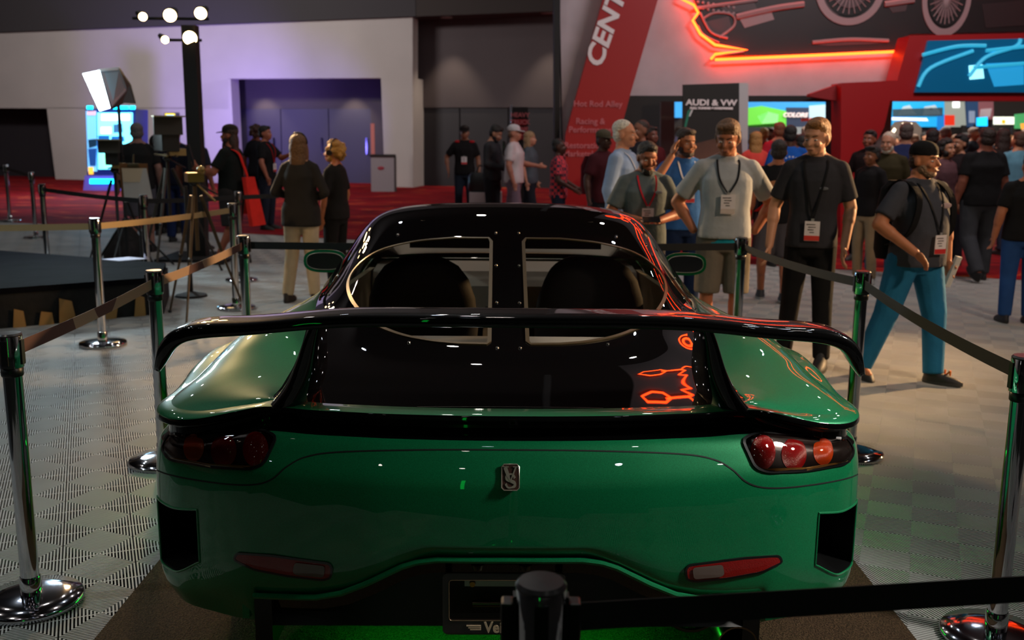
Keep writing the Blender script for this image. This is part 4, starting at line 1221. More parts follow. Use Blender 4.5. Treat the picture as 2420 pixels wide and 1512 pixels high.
        obj('badge_band', MB().box((0, yy - .0185, bz - .048), (.10, .003, .034)), flat(bcol, .4), bo)
        mb = MB()
        for q in range(4): mb.box((-.01 + .008 * (q % 2), yy - .0185, bz + .045 - .018 * q), (.06 - .01 * q, .002, .006))
        obj('badge_print', mb, flat('4a4446', .5), bo)
        obj('badge_clip', MB().box((0, yy - .014, bz + .075), (.02, .006, .02)), flat('8a8a8a', .3), bo)
    if 'logo' in S_:
        lc, lx, lz, lw_ = S_['logo']; back = 1 if S_.get('logo_back') else -1
        obj('shirt_print', MB().ell((lx, back * (.140 * g) - lean * .5 + .0, lz), (lw_, .0035, lw_ * .4)), flat(lc, .7), root)
    return root
def W(root, v):
    """point of a person's own frame -> world"""
    bpy.context.view_layer.update(); return root.matrix_world @ Vector(v)
# ================================================================== show booth (right) and lobby furniture
def sheet(name, pts, Y, th, mt, parent=None, back=True, smooth=False):
    """a board whose face lies at depth Y, outline given as seen, real thickness behind it"""
    return obj(name, MB().prism([P(px, py, Y) for px, py in pts], (0, th, 0)), mt, parent, smooth=smooth)
def board(name, pts, Y, th, mt, floor_pts=(), parent=None):
    q = [P(px, py, Y) for px, py in pts]
    for i in floor_pts: q[i].z = 0.006
    return obj(name, MB().prism(q, (0, th, 0)), mt, parent, smooth=False)
RED = mat('booth_red', 'a00a10', 0.45); RED2 = mat('booth_red_dark', '8c0a10', 0.55)
GREYP = mat('booth_grey_print', 'b9aeb2', 0.75, noise=0.10, nscale=2.0)
BY = 17.0
# main header wall of the booth with printed grey face
hdr = board('booth_header_wall', [(1322, -60), (3050, -60), (3050, 232), (1482, 232), (1440, 345), (1330, 345)], BY, 0.5, GREYP)
tag(hdr, 'pale grey printed header wall of the red booth carrying the dark car picture', 'booth wall')
pil = board('booth_pillar', [(1309, -330), (1326, -330), (1326, 300), (1316, 300)], BY - .1, 0.6, mat('pillar_black', '0c0b0c', 0.6), (2, 3))
tag(pil, 'narrow black pillar at the left end of the booth, beside the dark wall', 'pillar')
pyl = board('booth_pylon', [(1455, -110), (1590, -110), (1553, 5), (1487, 232), (1405, 480), (1338, 480), (1336, 320)], BY - .55, 0.28, RED, (4, 5))
tag(pyl, 'slanting red sign pylon with the white word CENTRAL running up it', 'sign')
WHT = mat('sign_white', 'e8dcdc', 0.6); PNK = mat('sign_pink', 'c86a70', 0.6)
def sign_text(nm, body, px, py, Y, size, mt, rot=0, parent=None, shear=0, bold=0, align='CENTER', sx=1.0, emb=.006):
    q = P(px, py, Y)
    M = Matrix.Translation(q) @ FACE @ Matrix.Rotation(rot, 4, 'Z')
    return text_mesh(nm, body, size, mt, M, parent, emb, shear, bold, align, sx)
t = sign_text('sign_lettering', 'CENTRAL', 1452, 12, BY - .56, .40, WHT, math.radians(72), pyl, 0.18, .012, sx=1.15)
for body, px, py in (('Hot Rod Alley', 1413, 246), ('Racing &\nPerformance', 1395, 297), ('Restoration\nMarketplace', 1380, 354)):
    sign_text('sign_small_lettering', body, px, py, BY - .56, .135, PNK, 0, pyl, 0, .002)
# the dark car picture on the header, built as a printed board with relief outlines
art = board('car_picture', [(1535, -430), (1560, -62), (1632, -50), (1632, -30), (1655, 30), (1640, 50), (1660, 85), (1690, 108), (1762, 115), (1762, 122), (1690, 132), (1900, 128), (2135, 118), (2150, 80), (3000, 60), (3000, -430)], BY - .06, .05, mat('picture_dark', '170a0c', 0.5))
tag(art, 'huge dark low-slung car picture outlined in red light above the booth entrance', 'picture')
ch = mat('picture_chrome', '9a7f80', 0.5); ch2 = mat('picture_dark_chrome', '4a3436', 0.5)
def disc(px, py, r, Y, mt, nm, parent, hole=0.0, sx=1.0):
    c = P(px, py, Y); n = 40; R_ = r / FPX * Y
    o = [(c.x + R_ * sx * math.cos(a * 2 * PI / n), c.y, c.z + R_ * math.sin(a * 2 * PI / n)) for a in range(n)]
    if not hole: return obj(nm, MB().prism(o, (0, .02, 0)), mt, parent, smooth=False)
    i = [(c.x + R_ * hole * sx * math.cos(a * 2 * PI / n), c.y, c.z + R_ * hole * math.sin(a * 2 * PI / n)) for a in range(n)]
    b = [(x, y + .02, z) for x, y, z in o]
    return obj(nm, MB().rings([i, o, b], cap=False), mt, parent, smooth=False)
for (px, py, r, sx) in ((2010, -25, 78, 1.0), (2238, -5, 84, .66)):
    disc(px, py, r, BY - .09, ch, 'picture_tyre_wall', art, .80, sx); disc(px, py, r * .74, BY - .08, mat('picture_black', '0a0506', .6), 'picture_wheel', art, 0, sx)
    disc(px, py, r * .52, BY - .10, ch2, 'picture_wheel_ring', art, .55, sx)
    mb = MB(); c = P(px, py, BY - .095)
    for k in range(24):
        a = 2 * PI * k / 24; R_ = r * .68 / FPX * BY
        mb.cone((c.x, c.y, c.z), (c.x + R_ * sx * math.cos(a), c.y, c.z + R_ * math.sin(a)), .008, .008, 5)
    obj('picture_spokes', mb, ch, art)
def stripe(nm, pts, wd, Y, mt, parent):
    mb = MB().tube([P(px, py, Y) for px, py in smooth_poly(pts, 6, False)], wd, 6); return obj(nm, mb, mt, parent)
for pts, r in (([(1640, 20), (1700, 12), (1790, 0)], .03), ([(1660, 45), (1690, 30), (1730, 35), (1735, 60), (1700, 88)], .02), ([(1740, 40), (1830, 20), (1900, 10)], .05), ([(1655, 30), (1680, 75), (1720, 90)], .02), ([(2090, 10), (2160, 0)], .05), ([(1920, 100), (2010, 93), (2100, 96)], .03), ([(1650, 60), (1664, 82), (1700, 100)], .012)):
    stripe('picture_trim', pts, r, BY - .08, ch, art)
for pts, m_ in (([(1700, 8), (1780, 0), (1790, 22), (1712, 34)], ch2), ([(1745, 40), (1822, 24), (1830, 46), (1760, 66)], ch), ([(1664, 52), (1722, 38), (1730, 66), (1712, 92), (1682, 82)], ch2), ([(2090, 4), (2150, -6), (2140, 26), (2110, 30)], ch2), ([(1910, 104), (1980, 96), (2060, 94), (2110, 98), (2060, 104), (1960, 108)], ch2), ([(1935, -40), (1990, -40), (2000, 30), (1960, 40)], ch2), ([(2320, 10), (2420, 0), (2420, 60), (2330, 66)], mat('picture_dark2', '2a1a1c', .5))):
    sheet('picture_panel', pts, BY - .07, .015, m_, art)
for k in range(16):
    c = P(1650 + 12 * (k % 8), 4 + 14 * (k // 8) + 2 * (k % 8), BY - .08); obj('picture_dot', MB().ell(c, (.025, .01, .025), None, 8, 5), ch, art)
NEON = glow('ff3a0c', 16.0)
def neon(pts, r=.022, Y=BY - .16, close=False):
    return obj('neon_tube', MB().tube([P(px, py, Y) for px, py in pts], r, 8), NEON, art)
neon([(1690, 141), (1900, 132), (2140, 121)])
neon([(1640, -90), (1622, -40), (1605, -5), (1640, 12), (1650, 30), (1637, 48), (1655, 80), (1690, 106), (1765, 118), (1690, 128), (1680, 140)])
neon([(1640, -90), (1700, -150), (1790, -190), (1900, -210), (2010, -290), (2250, -310), (2480, -290), (2640, -210), (2840, -190), (2900, -120)], .03)
neon([(1700, -120), (1760, -100), (1740, -60), (1700, -70), (1700, -120)], .03)
neon([(1930, -200), (1990, -160), (2100, -150), (2300, -150), (2420, -170)], .03)
neon([(2480, -70), (2560, -110), (2660, -100), (2700, -30), (2640, 20)], .03)
neon([(1600, -262), (1572, -285), (1590, -305), (1640, -300), (1655, -280), (1630, -262), (1600, -262)])
neon([(1640, -285), (1700, -262), (1720, -280), (1760, -268), (1800, -255), (1800, -275), (1740, -290)])
neon([(1672, -130), (1685, -165), (1670, -190), (1704, -200), (1676, -214), (1708, -226), (1682, -240), (1712, -252), (1700, -262)])
neon([(1850, -90), (1900, -110), (1960, -100), (1990, -70)])
# red portal with screen
por = board('booth_portal', [(2150, 84), (2990, 66), (2990, 238), (2104, 238), (2090, 300), (2036, 400), (2050, 500), (1990, 500), (1988, 238), (1988, 196), (2120, 190)], BY - .85, 0.5, RED, (6, 7))
tag(por, 'red angular portal framing the right booth entrance under the blue screen', 'booth portal')
wed = board('booth_wedge', [(1915, 222), (1990, 196), (1990, 240), (1915, 228)], BY - .62, .2, RED2)
tag(wed, 'small dark red wedge under the glowing line, left of the red portal', 'booth panel')
scr = sheet('video_screen', [(2194, 96), (2640, 86), (2620, 218), (2163, 218)], BY - .93, .06, mat('screen_blue', '07557c', 0.3, emit=.35))
tag(scr, 'slanted blue video screen showing a car, mounted on the red portal', 'screen')
for pts in ([(2170, 205), (2200, 160), (2300, 120)], [(2290, 180), (2330, 135), (2400, 110), (2412, 92)], [(2300, 160), (2420, 150)], [(2330, 120), (2420, 110)], [(2180, 130), (2260, 110), (2330, 108)]):
    stripe('screen_image_line', pts, .03, BY - .95, glow('2fb4dc', .5), scr)
sheet('screen_image_patch', [(2290, 155), (2322, 152), (2326, 185), (2292, 188)], BY - .95, .01, glow('8fe8f4', 1.4), scr)
sheet('screen_image_patch', [(2330, 150), (2420, 146), (2420, 200), (2350, 205)], BY - .94, .01, glow('1c8cc0', .8), scr)
# black surround of the left entrance
b1 = board('entrance_surround', [(1482, 226), (1990, 226), (1990, 240), (1600, 240), (1560, 240), (1560, 400), (1440, 400), (1445, 330)], BY - .26, .2, mat('pillar_black', '0c0b0c', 0.6), (5, 6))
tag(b1, 'black frame around the left booth entrance behind the banner', 'door frame')
b2 = board('doorway_pillar', [(1968, 238), (1990, 238), (1996, 400), (1976, 400)], BY + .25, .4, mat('pillar_black', '0c0b0c', 0.6), (2, 3))
tag(b2, 'black post on the right side of the left entrance, against the red leg', 'post')
b3 = board('doorway_pillar', [(1562, 240), (1594, 240), (1598, 400), (1566, 400)], BY + 1.2, .3, mat('post_grey', '8a8480', .7), (2, 3))
tag(b3, 'pale grey post just inside the left entrance, beside the banner', 'post')
b4 = board('portal_return', [(2098, 236), (2110, 236), (2100, 400), (2040, 400), (2044, 380)], BY - .05, .4, mat('return_grey', '6c6460', .7), (2, 3))
tag(b4, 'thin pale inner edge of the red portal, left side of the bright opening', 'portal edge')
# the banner stand
ban = thing('banner_stand', 'tall black banner stand reading AUDI & VW in white letters', 'banner', P(1690, 400, 15.0).xy.to_3d())
def place_world(o, par):
    o.parent = par; o.matrix_parent_inverse = Matrix.Translation(-Vector(par.location)); return o
bb = board('banner_face', [(1614, 200), (1747, 196), (1756, 400), (1622, 400)], 15.0, .05, mat('banner_black', '0f0c0c', .6), (2, 3)); place_world(bb, ban)
bs = board('banner_side', [(1747, 196), (1769, 196), (1774, 400), (1756, 400)], 15.0, .4, mat('banner_white_edge', 'b4b2b4', .5), (2, 3)); place_world(bs, ban)
for body, py, sz, sx in (('AUDI & VW', 243, .118, 1.22), ('FULL TUNING & HARDWARE', 256, .040, 1.2)):
    o = sign_text('banner_lettering', body, 1681, py, 14.985, sz, WHT, 0, None, 0, .004, sx=sx); place_world(o, ban)
for pts, c in (([(1625, 262), (1633, 255), (1622, 300), (1617, 300)], '1c7a60'), ([(1636, 255), (1640, 255), (1631, 275), (1627, 275)], 'd0d0d0')):
    o = sheet('banner_stripe', pts, 14.99, .01, flat(c)); place_world(o, ban)
o = sheet('banner_photo', [(1620, 345), (1680, 330), (1752, 310), (1756, 400), (1622, 400)], 14.99, .01, mat('banner_tan', '5a3a2c', .7, noise=.5, nscale=2)); place_world(o, ban)
# bright hall seen through the entrances
far = struct(board('wall_far_hall', [(1450, 200), (3300, 180), (3300, 400), (1450, 400)], 36, .3, mat('hall_far_grey', '6a625e', .8), (2, 3)))
def panel(nm, pts, Y, col, e, label, cat, parts=()):
    th_ = thing(nm, label, cat, P(pts[0][0], pts[0][1], Y).xy.to_3d())
    o = sheet('display_face', pts, Y, .12, mat('disp_' + col + str(e), col, .5, emit=e)); place_world(o, th_)
    zlow = min(P(a, b, Y).z for a, b in pts)
    xs = [P(a, b, Y).x for a, b in pts]
    o = obj('display_leg', MB().box((sum(xs) / len(xs), Y + .2, zlow / 2 + .05), (max(xs) - min(xs), .12, zlow)), flat('2c2826'), smooth=False); place_world(o, th_)
    for pp, cc, ee in parts:
        o = sheet('display_print', pp, Y - .02, .015, mat('disp_' + cc + str(ee), cc, .5, emit=ee)); place_world(o, th_)
    return th_
p1 = panel('display_wall', [(1768, 238), (1962, 236), (1962, 330), (1768, 330)], 27, '2a8ac8', .45, 'display wall with a green and white car picture and the word COLORS', 'display', [
    ([(1768, 255), (1800, 250), (1858, 262), (1858, 300), (1768, 300)], '5cc03a', .5), ([(1858, 254), (1912, 254), (1912, 300), (1858, 300)], '20304a', .1), ([(1912, 250), (1962, 246), (1962, 300), (1912, 300)], '9cc0cc', .5),
    ([(1790, 275), (1815, 264), (1840, 270), (1838, 290), (1800, 292)], 'e8ece8', .5), ([(1768, 296), (1850, 290), (1850, 330), (1768, 330)], '23262a', .1), ([(1893, 280), (1925, 278), (1925, 286), (1893, 287)], 'e0452a', .6), ([(1850, 300), (1962, 300), (1962, 330), (1850, 330)], '7c8486', .15)])
o = sign_text('display_lettering', 'COLORS', 1879, 272, 26.95, .15, WHT, 0, None, .2, .01, sx=1.1); place_world(o, p1)
panel('hall_display', [(1595, 240), (1612, 240), (1612, 278), (1595, 278)], 27, '3aa0e8', .7, 'small bright blue panel seen left of the black banner', 'display')
panel('display_wall', [(2108, 240), (2232, 238), (2232, 300), (2108, 300)], 28, '1496d0', .55, 'long blue and silver car display board inside the right entrance', 'display', [
    ([(2110, 258), (2228, 254), (2228, 274), (2110, 276)], '2c4654', .15), ([(2135, 252), (2150, 248), (2165, 270), (2120, 272)], 'a8bcc4', .3), ([(2185, 252), (2210, 248), (2226, 270), (2180, 272)], 'a8bcc4', .3), ([(2108, 277), (2190, 279), (2194, 286), (2108, 284)], 'b8c8ff', 1.6), ([(2215, 275), (2232, 270), (2232, 325), (2214, 325)], '0a6cb8', .5)])
panel('display_arch', [(2108, 300), (2118, 288), (2140, 284), (2165, 288), (2178, 302), (2178, 330), (2108, 330)], 26.8, '5a5048', .2, 'low round-topped display with warm white lights below the long blue board', 'display', [([(2132, 291), (2156, 291), (2152, 298), (2134, 298)], 'fff0d0', 2.0), ([(2106, 312), (2114, 302), (2118, 306), (2110, 320)], 'fff0d0', 2.0)])
panel('hall_display', [(2233, 240), (2282, 240), (2288, 300), (2233, 300)], 33, 'b8c0b4', .4, 'white exhibition stand wall with a red square, right of the long blue board', 'display', [([(2230, 272), (2256, 272), (2256, 296), (2230, 296)], 'e0321c', .8), ([(2252, 240), (2268, 240), (2268, 254), (2252, 254)], 'ffffff', 1.6)])
panel('hall_display', [(2284, 240), (2312, 240), (2312, 300), (2288, 300)], 31, '3a5a86', .2, 'tall dark blue hanging banner in the hall behind the crowd', 'banner', [([(2290, 262), (2304, 262), (2304, 290), (2290, 290)], 'a0b0cc', .3)])
panel('hall_display', [(2313, 240), (2348, 240), (2348, 282), (2313, 282)], 31.8, 'a86a70', .3, 'pink and white hanging banner between the blue banner and the grey wall', 'banner', [([(2318, 258), (2344, 256), (2340, 276), (2314, 280)], 'd0b8bc', .4)])
panel('hall_display', [(2312, 278), (2334, 276), (2334, 298), (2312, 298)], 29, '1cb4ff', 1.6, 'small glowing cyan sign above the crowd', 'sign')
panel('hall_display', [(2352, 276), (2399, 276), (2399, 294), (2352, 294)], 29, 'e8ecd8', 1.3, 'white lit sign with an orange mark above the crowd', 'sign', [([(2368, 283), (2376, 283), (2376, 292), (2368, 292)], 'f0a020', 1.2)])
panel('hall_display', [(2402, 270), (2440, 266), (2440, 304), (2402, 304)], 28, '48a060', .6, 'green round-cornered display at the right edge of the picture', 'display', [([(2412, 292), (2440, 290), (2440, 306), (2414, 306)], 'f0a040', .8)])
# ---- lobby items
ko = P(262, 435, 26.0)
kio = thing('video_kiosk', 'tall blue glowing game-like video kiosk standing before the pale wall', 'kiosk', (ko.x, 26.0, 0))
def kp(nm, pts, dy, col, e, th=.05, fl=()):
    q = [P(a, b, 26.0 + dy) for a, b in pts]
    for i in fl: q[i].z = 0.006
    o = obj(nm, MB().prism(q, (0, th, 0)), mat('kio_' + col + str(e), col, .4, emit=e), smooth=False); return place_world(o, kio)
kp('cabinet', [(203, 258), (320, 258), (320, 440), (206, 440)], .05, '10206a', .25, .9, (2, 3))
kp('main_screen', [(230, 266), (312, 266), (312, 400), (232, 400)], 0, '6ad8f4', 2.4)
kp('side_screen', [(203, 262), (226, 262), (228, 405), (208, 405)], 0, '6cb8f0', 1.0)
for pts, c, e in (([(240, 270), (305, 270), (305, 284), (240, 284)], 'f0ffff', 3.0), ([(238, 300), (262, 300), (262, 316), (238, 316)], 'c8e4f8', 2.0), ([(268, 294), (288, 292), (290, 312), (268, 314)], '3a78b0', .5), ([(232, 320), (258, 320), (258, 332), (232, 332)], '1060b0', .8), ([(264, 322), (292, 322), (294, 334), (262, 334)], '1466b8', .8), ([(282, 346), (312, 346), (308, 362), (284, 362)], 'f8c860', 1.2), ([(236, 344), (250, 344), (250, 362), (236, 362)], 'd8f0a0', 1.3), ([(240, 364), (252, 364), (256, 396), (244, 400)], '8af0c8', 1.3), ([(296, 366), (306, 366), (306, 380), (296, 380)], '50e8a0', 1.3), ([(252, 386), (282, 386), (282, 398), (252, 398)], '8af0f0', 1.6), ([(208, 395), (220, 395), (220, 412), (210, 412)], 'f0b040', 1.2), ([(206, 262), (226, 262), (226, 272), (206, 272)], 'd8a8b8', .8), ([(208, 330), (228, 328), (228, 345), (210, 350)], '103858', .2), ([(208, 352), (228, 350), (226, 392), (212, 392)], '184a98', .4)):
    kp('screen_graphic', pts, -.03, c, e, .02)
for pts in ([(205, 250), (218, 250), (218, 258), (205, 258)], [(266, 250), (302, 250), (302, 258), (264, 258)], [(306, 250), (318, 250), (318, 258), (306, 258)], [(212, 423), (280, 423), (280, 434), (212, 434)], [(282, 423), (292, 423), (292, 434), (282, 434)]):
    kp('light_strip', pts, -.12, '10c8ff', 5.0, .05)
kp('base_step', [(200, 415), (330, 415), (332, 440), (196, 440)], -.06, '5c50b0', .3, .9, (2, 3))
lamp('AREA', (ko.x, 25.4, 1.6), (ko.x, 20, 0.8), 60, (.35, .7, 1.0), 1.4)
# small digital sign behind the crowd
so_ = P(402, 300, 27)
sgn_t = thing('digital_sign', 'small upright black digital sign with a yellow and cyan picture, left of the tower', 'sign', (so_.x, 27, 0))
for nm, pts, dy, c, e, fl in (('sign_body', [(388, 266), (422, 266), (424, 420), (390, 420)], .03, '14101c', 0.01, (2, 3)), ('sign_face', [(390, 268), (413, 268), (413, 297), (390, 297)], 0, 'd8c820', .7, ()), ('sign_picture', [(393, 272), (410, 272), (410, 296), (393, 296)], -.03, '48b8d8', .9, ())):
    q = [P(a, b, 27 + dy) for a, b in pts]
    for i in fl: q[i].z = 0.006
    place_world(obj(nm, MB().prism(q, (0, .08 if dy else .02, 0)), mat('ds_' + c, c, .5, emit=e), smooth=False), sgn_t)
# lobby counter
co_ = G(905, 452)
cnt = thing('lobby_counter', 'small pale grey counter with a dark top beside the pale column', 'counter', (co_.x, co_.y, 0.006), 0.15)
obj('counter_body', MB().box((0, 0, .46), (.62, .45, .92)), mat('counter_grey', '8a8288', .6), cnt, smooth=False)
obj('counter_top', MB().box((0, 0, .95), (.70, .52, .05)), mat('counter_top_dark', '1c1a1c', .4), cnt, smooth=False)
obj('counter_side', MB().box((.33, 0, .46), (.06, .46, .92)), mat('counter_side_brown', '332a2a', .6), cnt, smooth=False)
obj('counter_emblem', MB().ell((-.05, -.23, .62), (.09, .01, .05)), flat('8a2a3a'), cnt)
cu_ = Vector((co_.x - .3, co_.y - .0, 0))
tt_ = P(877, 348, co_.y)
post = tag(obj('sign_post', MB().box((tt_.x, co_.y + .35, .9), (.10, .06, 1.78)), mat('post_lit', 'c0706a', .6), smooth=False), 'slim upright orange and white sign post behind the lobby counter', 'sign post')
# roll-up sign in the middle distance
ro_ = P(1229, 300, 22)
rs = thing('floor_sign', 'tall black and red floor sign behind the white-capped man', 'sign', (ro_.x, 22, 0.006))
for nm, pts, dy, c, fl in (('sign_board', [(1211, 253), (1248, 253), (1248, 400), (1211, 400)], 0, '151012', (2, 3)), ('sign_red_band', [(1214, 282), (1245, 282), (1245, 296), (1214, 296)], -.02, 'b01828', ()), ('sign_red_foot', [(1214, 300), (1245, 300), (1245, 330), (1214, 330)], -.02, '8a1420', ())):
    q = [P(a, b, 22 + dy) for a, b in pts]
    for i in fl: q[i].z = 0.006
    place_world(obj(nm, MB().prism(q, (0, .04 if not dy else .015, 0)), flat(c), smooth=False), rs)
for body, py in (('READY', 272), ('MEDIA', 289), ('ENTRY', 306)):
    place_world(sign_text('sign_lettering', 'SHOW' if 0 else {'READY': 'HEAVY', 'MEDIA': 'TRUCK', 'ENTRY': 'ZONE'}[body], 1229, py, 21.97, .13, PNK, 0, None, 0, .004), rs)
place_world(obj('sign_pole', MB().cone((P(1208, 300, 22).x, 22, 0.006), (P(1208, 300, 22).x, 22, P(1208, 248, 22).z), .015, .015), CHROME), rs)
# white box with a bag near the centre group
wb = P(1148, 480, 17.6)
wbx = tag(obj('display_box', MB().box((wb.x, 17.6, .30), (.56, .5, .588)), mat('box_white', '9c9090', .6), smooth=False), 'low white box on the red carpet just above the car roof', 'box')
bag = thing('travel_bag', 'black shoulder bag resting on the low white box', 'bag', (wb.x - .02, 17.6, .60))
obj('bag_body', MB().rings([[(.30 * s_ * math.copysign(abs(math.cos(a)) ** .5, math.cos(a)), .16 * s_ * math.sin(a), z) for a in [2 * PI * q / 20 for q in range(20)]] for z, s_ in ((0, .9), (.05, 1), (.25, .95), (.33, .8))]), flat('121012', .4), bag)
obj('bag_handle', MB().tube([(-.15, 0, .32), (-.1, 0, .45), (.1, 0, .45), (.15, 0, .32)], .015, 6), flat('0c0b0c', .5), bag)

# ---- light tower
tb = P(462, 330, 12.8)
tow = thing('light_tower', 'tall black light tower with five warm glowing spotlights on top', 'light tower', (tb.x, 12.8, 0.0))
zt_ = P(450, 100, 12.8).z
obj('tower_mast', MB().box((0, 0, zt_ / 2 + .1), (.17, .17, zt_ + .2)), mat('mast_black', '15120f', .6), tow, smooth=False)
obj('tower_base', MB().box((0, 0, .02), (.9, .9, .03)), BLACKM, tow, smooth=False)
mb = MB().cone((-.75, .12, P(440, 42, 12.8).z), (.2, .12, P(440, 42, 12.8).z), .018, .018).cone((-.4, .12, P(440, 93, 12.8).z), (.1, .12, P(440, 93, 12.8).z), .018, .018)
obj('tower_crossbar', mb, BLACKM, tow)
for px, py, r in ((343, 41, 9), (407, 38, 14), (479, 33, 13), (395, 95, 8), (454, 91, 15)):
    q = P(px, py, 12.8) - Vector((tb.x, 12.8, 0)); R_ = r / FPX * 12.8
    aim = Vector((-q.x * .1 + (.55 if r < 10 else .12), -1, -.28)).normalized()
    hsn = obj('lamp_housing', MB().cone(q + Vector((0, -.08, 0)), q + Vector((0, -.08, 0)) - aim * .28, R_ * 1.15, R_ * .7, 20), BLACKP, tow)
    c = q + Vector((0, -.08, 0))
    obj('lamp_face', MB().cone(c + aim * .004, c + aim * .02, R_, R_ * .96, 24), mat('lamp_face_warm', 'ffd28a', .5, emit=26.0), hsn)
# ---- soft light panel on a stand
sb = P(255, 300, 11.6)
sp_ = thing('soft_light', 'large tilted white studio light panel with open black housing on a stand', 'studio light', (sb.x, 11.6, 0))
def sl(nm, pts, mt, d):
    q = [P(a, b, 11.6 + dd) - Vector((sb.x, 11.6, 0)) for a, b, dd in pts]; return obj(nm, MB().prism(q, d), mt, sp_, smooth=False)
sl('diffuser_panel', [(195, 174, -.2), (233, 166, -.1), (258, 255, -.1), (235, 262, -.2)], mat('softlight_white', 'd8f4ff', .5, emit=9.0), (0, .03, 0))
sl('light_housing', [(235, 164, 0), (280, 160, .25), (306, 200, .35), (318, 245, .3), (290, 243, .2), (262, 258, 0)], mat('housing_dark', '17171a', .5), (0, .05, 0))
sl('housing_flap', [(236, 165, -.02), (280, 161, .2), (300, 212, .3), (264, 252, -.02)], mat('housing_silver', '7f9ba8', .35, .4), (0, .02, 0))
sl('top_edge', [(232, 163, -.05), (280, 158, .2), (280, 165, .2), (234, 168, -.05)], mat('edge_white', 'd8e4e8', .4), (0, .03, 0))
obj('light_stand', MB().cone((.02, .3, .0), (.02, .3, P(262, 210, 11.6).z), .022, .018).cone((.02, .3, .6), (.5, .5, .01), .014, .012).cone((.02, .3, .6), (-.45, .5, .01), .014, .012).cone((.02, .3, .6), (.02, -.25, .01), .014, .012), BLACKM, sp_)
lamp('AREA', (sb.x - .25, 11.35, P(220, 210, 11.6).z), (-3.4, 6.5, 0.2), 70, (.72, .92, 1.0), .5)
# ---- low stage
stg = thing('stage_platform', 'low black stage platform with torn brown paper along its skirt', 'stage', (0, 0, 0))
A_ = G(-160, 792); B_ = G(383, 742); C_ = G(395, 742); z_ = .34
A2 = P(0, 0, 8); tc = [Vector((B_.x, B_.y, 0)), Vector((A_.x, A_.y, 0))]
bk = G(-260, 572, z_); bk.z = 0; bk2 = G(392, 621, z_); bk2.z = 0
poly = [tc[1], tc[0], bk2, Vector((bk.x, bk.y, 0))]
obj('stage_deck', MB().prism([Vector((p.x, p.y, z_ - .05)) for p in poly], (0, 0, .05)), mat('stage_carpet', '0b0b10', .95, spec=.08, noise=.3, nscale=3, bump=.3), stg, smooth=False)
obj('stage_skirt', MB().prism([Vector((p.x * .997, p.y + .02, 0.0)) for p in poly], (0, 0, z_ - .05)), mat('stage_skirt_black', '060606', .85, bump=.5, nscale=6), stg, smooth=False)
dv = (tc[1] - tc[0]); TAPE = mat('torn_brown_paper', '9a7440', .7)
for t0_, w0_, h0_, tilt in ((.08, .10, .20, .1), (.22, .16, .12, -.3), (.40, .14, .22, .5), (.50, .12, .12, .2), (.97, .16, .26, 0), (.62, .10, .16, .3)):
    c = tc[0] + dv * t0_; u = dv.normalized()
    n_ = Vector((u.y, -u.x, 0)); n_ = n_ if n_.y < 0 else -n_
    pl = [c + n_ * .012 + Vector((0, 0, .0)), c + n_ * .012 + u * w0_, c + n_ * .012 + u * w0_ * (.7 + tilt * .4) + Vector((0, 0, h0_)), c + n_ * .012 + u * w0_ * tilt * .4 + Vector((0, 0, h0_ * .85))]
    obj('torn_paper', MB().prism(pl, -n_ * .003), TAPE, stg, smooth=False)
pp = P(0, 0, 8); c1 = G(290, 612, z_)
pap = tag(obj('paper_sheet', MB().prism([Vector((c1.x - .2, c1.y - .05, z_)), Vector((c1.x + .02, c1.y - .16, z_)), Vector((c1.x + .26, c1.y + .04, z_)), Vector((c1.x + .0, c1.y + .16, z_))], (0, 0, .003)), flat('c8c4d8'), smooth=False), 'white sheet of paper lying on the corner of the black stage', 'paper')
# ================================================================== retractable belt stanchions
STH = 0.985
def stanchion_proto(name, label):
    t = thing(name, label, 'stanchion', (0, 0, 0), 0)
    obj('base', MB().lathe([(.001, 0), (.172, 0), (.176, .008), (.176, .018), (.170, .026), (.10, .034), (.04, .040), (.001, .040)], 44), mat('stanchion_base', 'b4b4ba', .10, 1.0), t, angle=.9)
    obj('base_collar', MB().lathe([(.036, .036), (.036, .10), (.033, .105)], 28), CHROME, t)
    obj('post', MB().lathe([(.0315, .038), (.0315, STH - .135)], 32), CHROME, t)
    obj('neck_ring', MB().lathe([(.034, STH - .150), (.036, STH - .146), (.036, STH - .124), (.033, STH - .12)], 28), BLACKP, t)
    h_ = obj('belt_head', MB().lathe([(.034, STH - .122), (.040, STH - .118), (.041, STH - .012), (.038, STH - .004)], 32), CHROME, t)
    obj('head_cap', MB().lathe([(.040, STH - .010), (.041, STH - .006), (.036, STH), (.001, STH + .001)], 28), mat('head_cap_black', '2a282a', .3), t)
    for k in range(3):
        a = PI / 2 * (k + 1) if k else 0
        obj('belt_slot', MB().box((.040, 0, STH - .065), (.008, .022, .085), Rz(a)), BLACKP, h_, smooth=False)
    return t
from_proto = []
def stanchion(label, px, py_top, zrot=0, Y=None, x=None):
    """stands where its cap is seen: cap height is STH"""
    if Y is None:
        q = G(px, py_top, STH)
    else: q = Vector((P(px, py_top, Y).x, Y, 0))
    if not from_proto:
        t = stanchion_proto('stanchion', label); from_proto.append(t)
    else:
        t = copy_tree(from_proto[0]); t['label'] = label
    z0 = 0.0
    if q.y > edge_y(q.x): z0 = .006
    t.location = (q.x, q.y, z0); t.rotation_euler = (0, 0, zrot)
    return Vector((q.x, q.y, z0 + STH - .065))
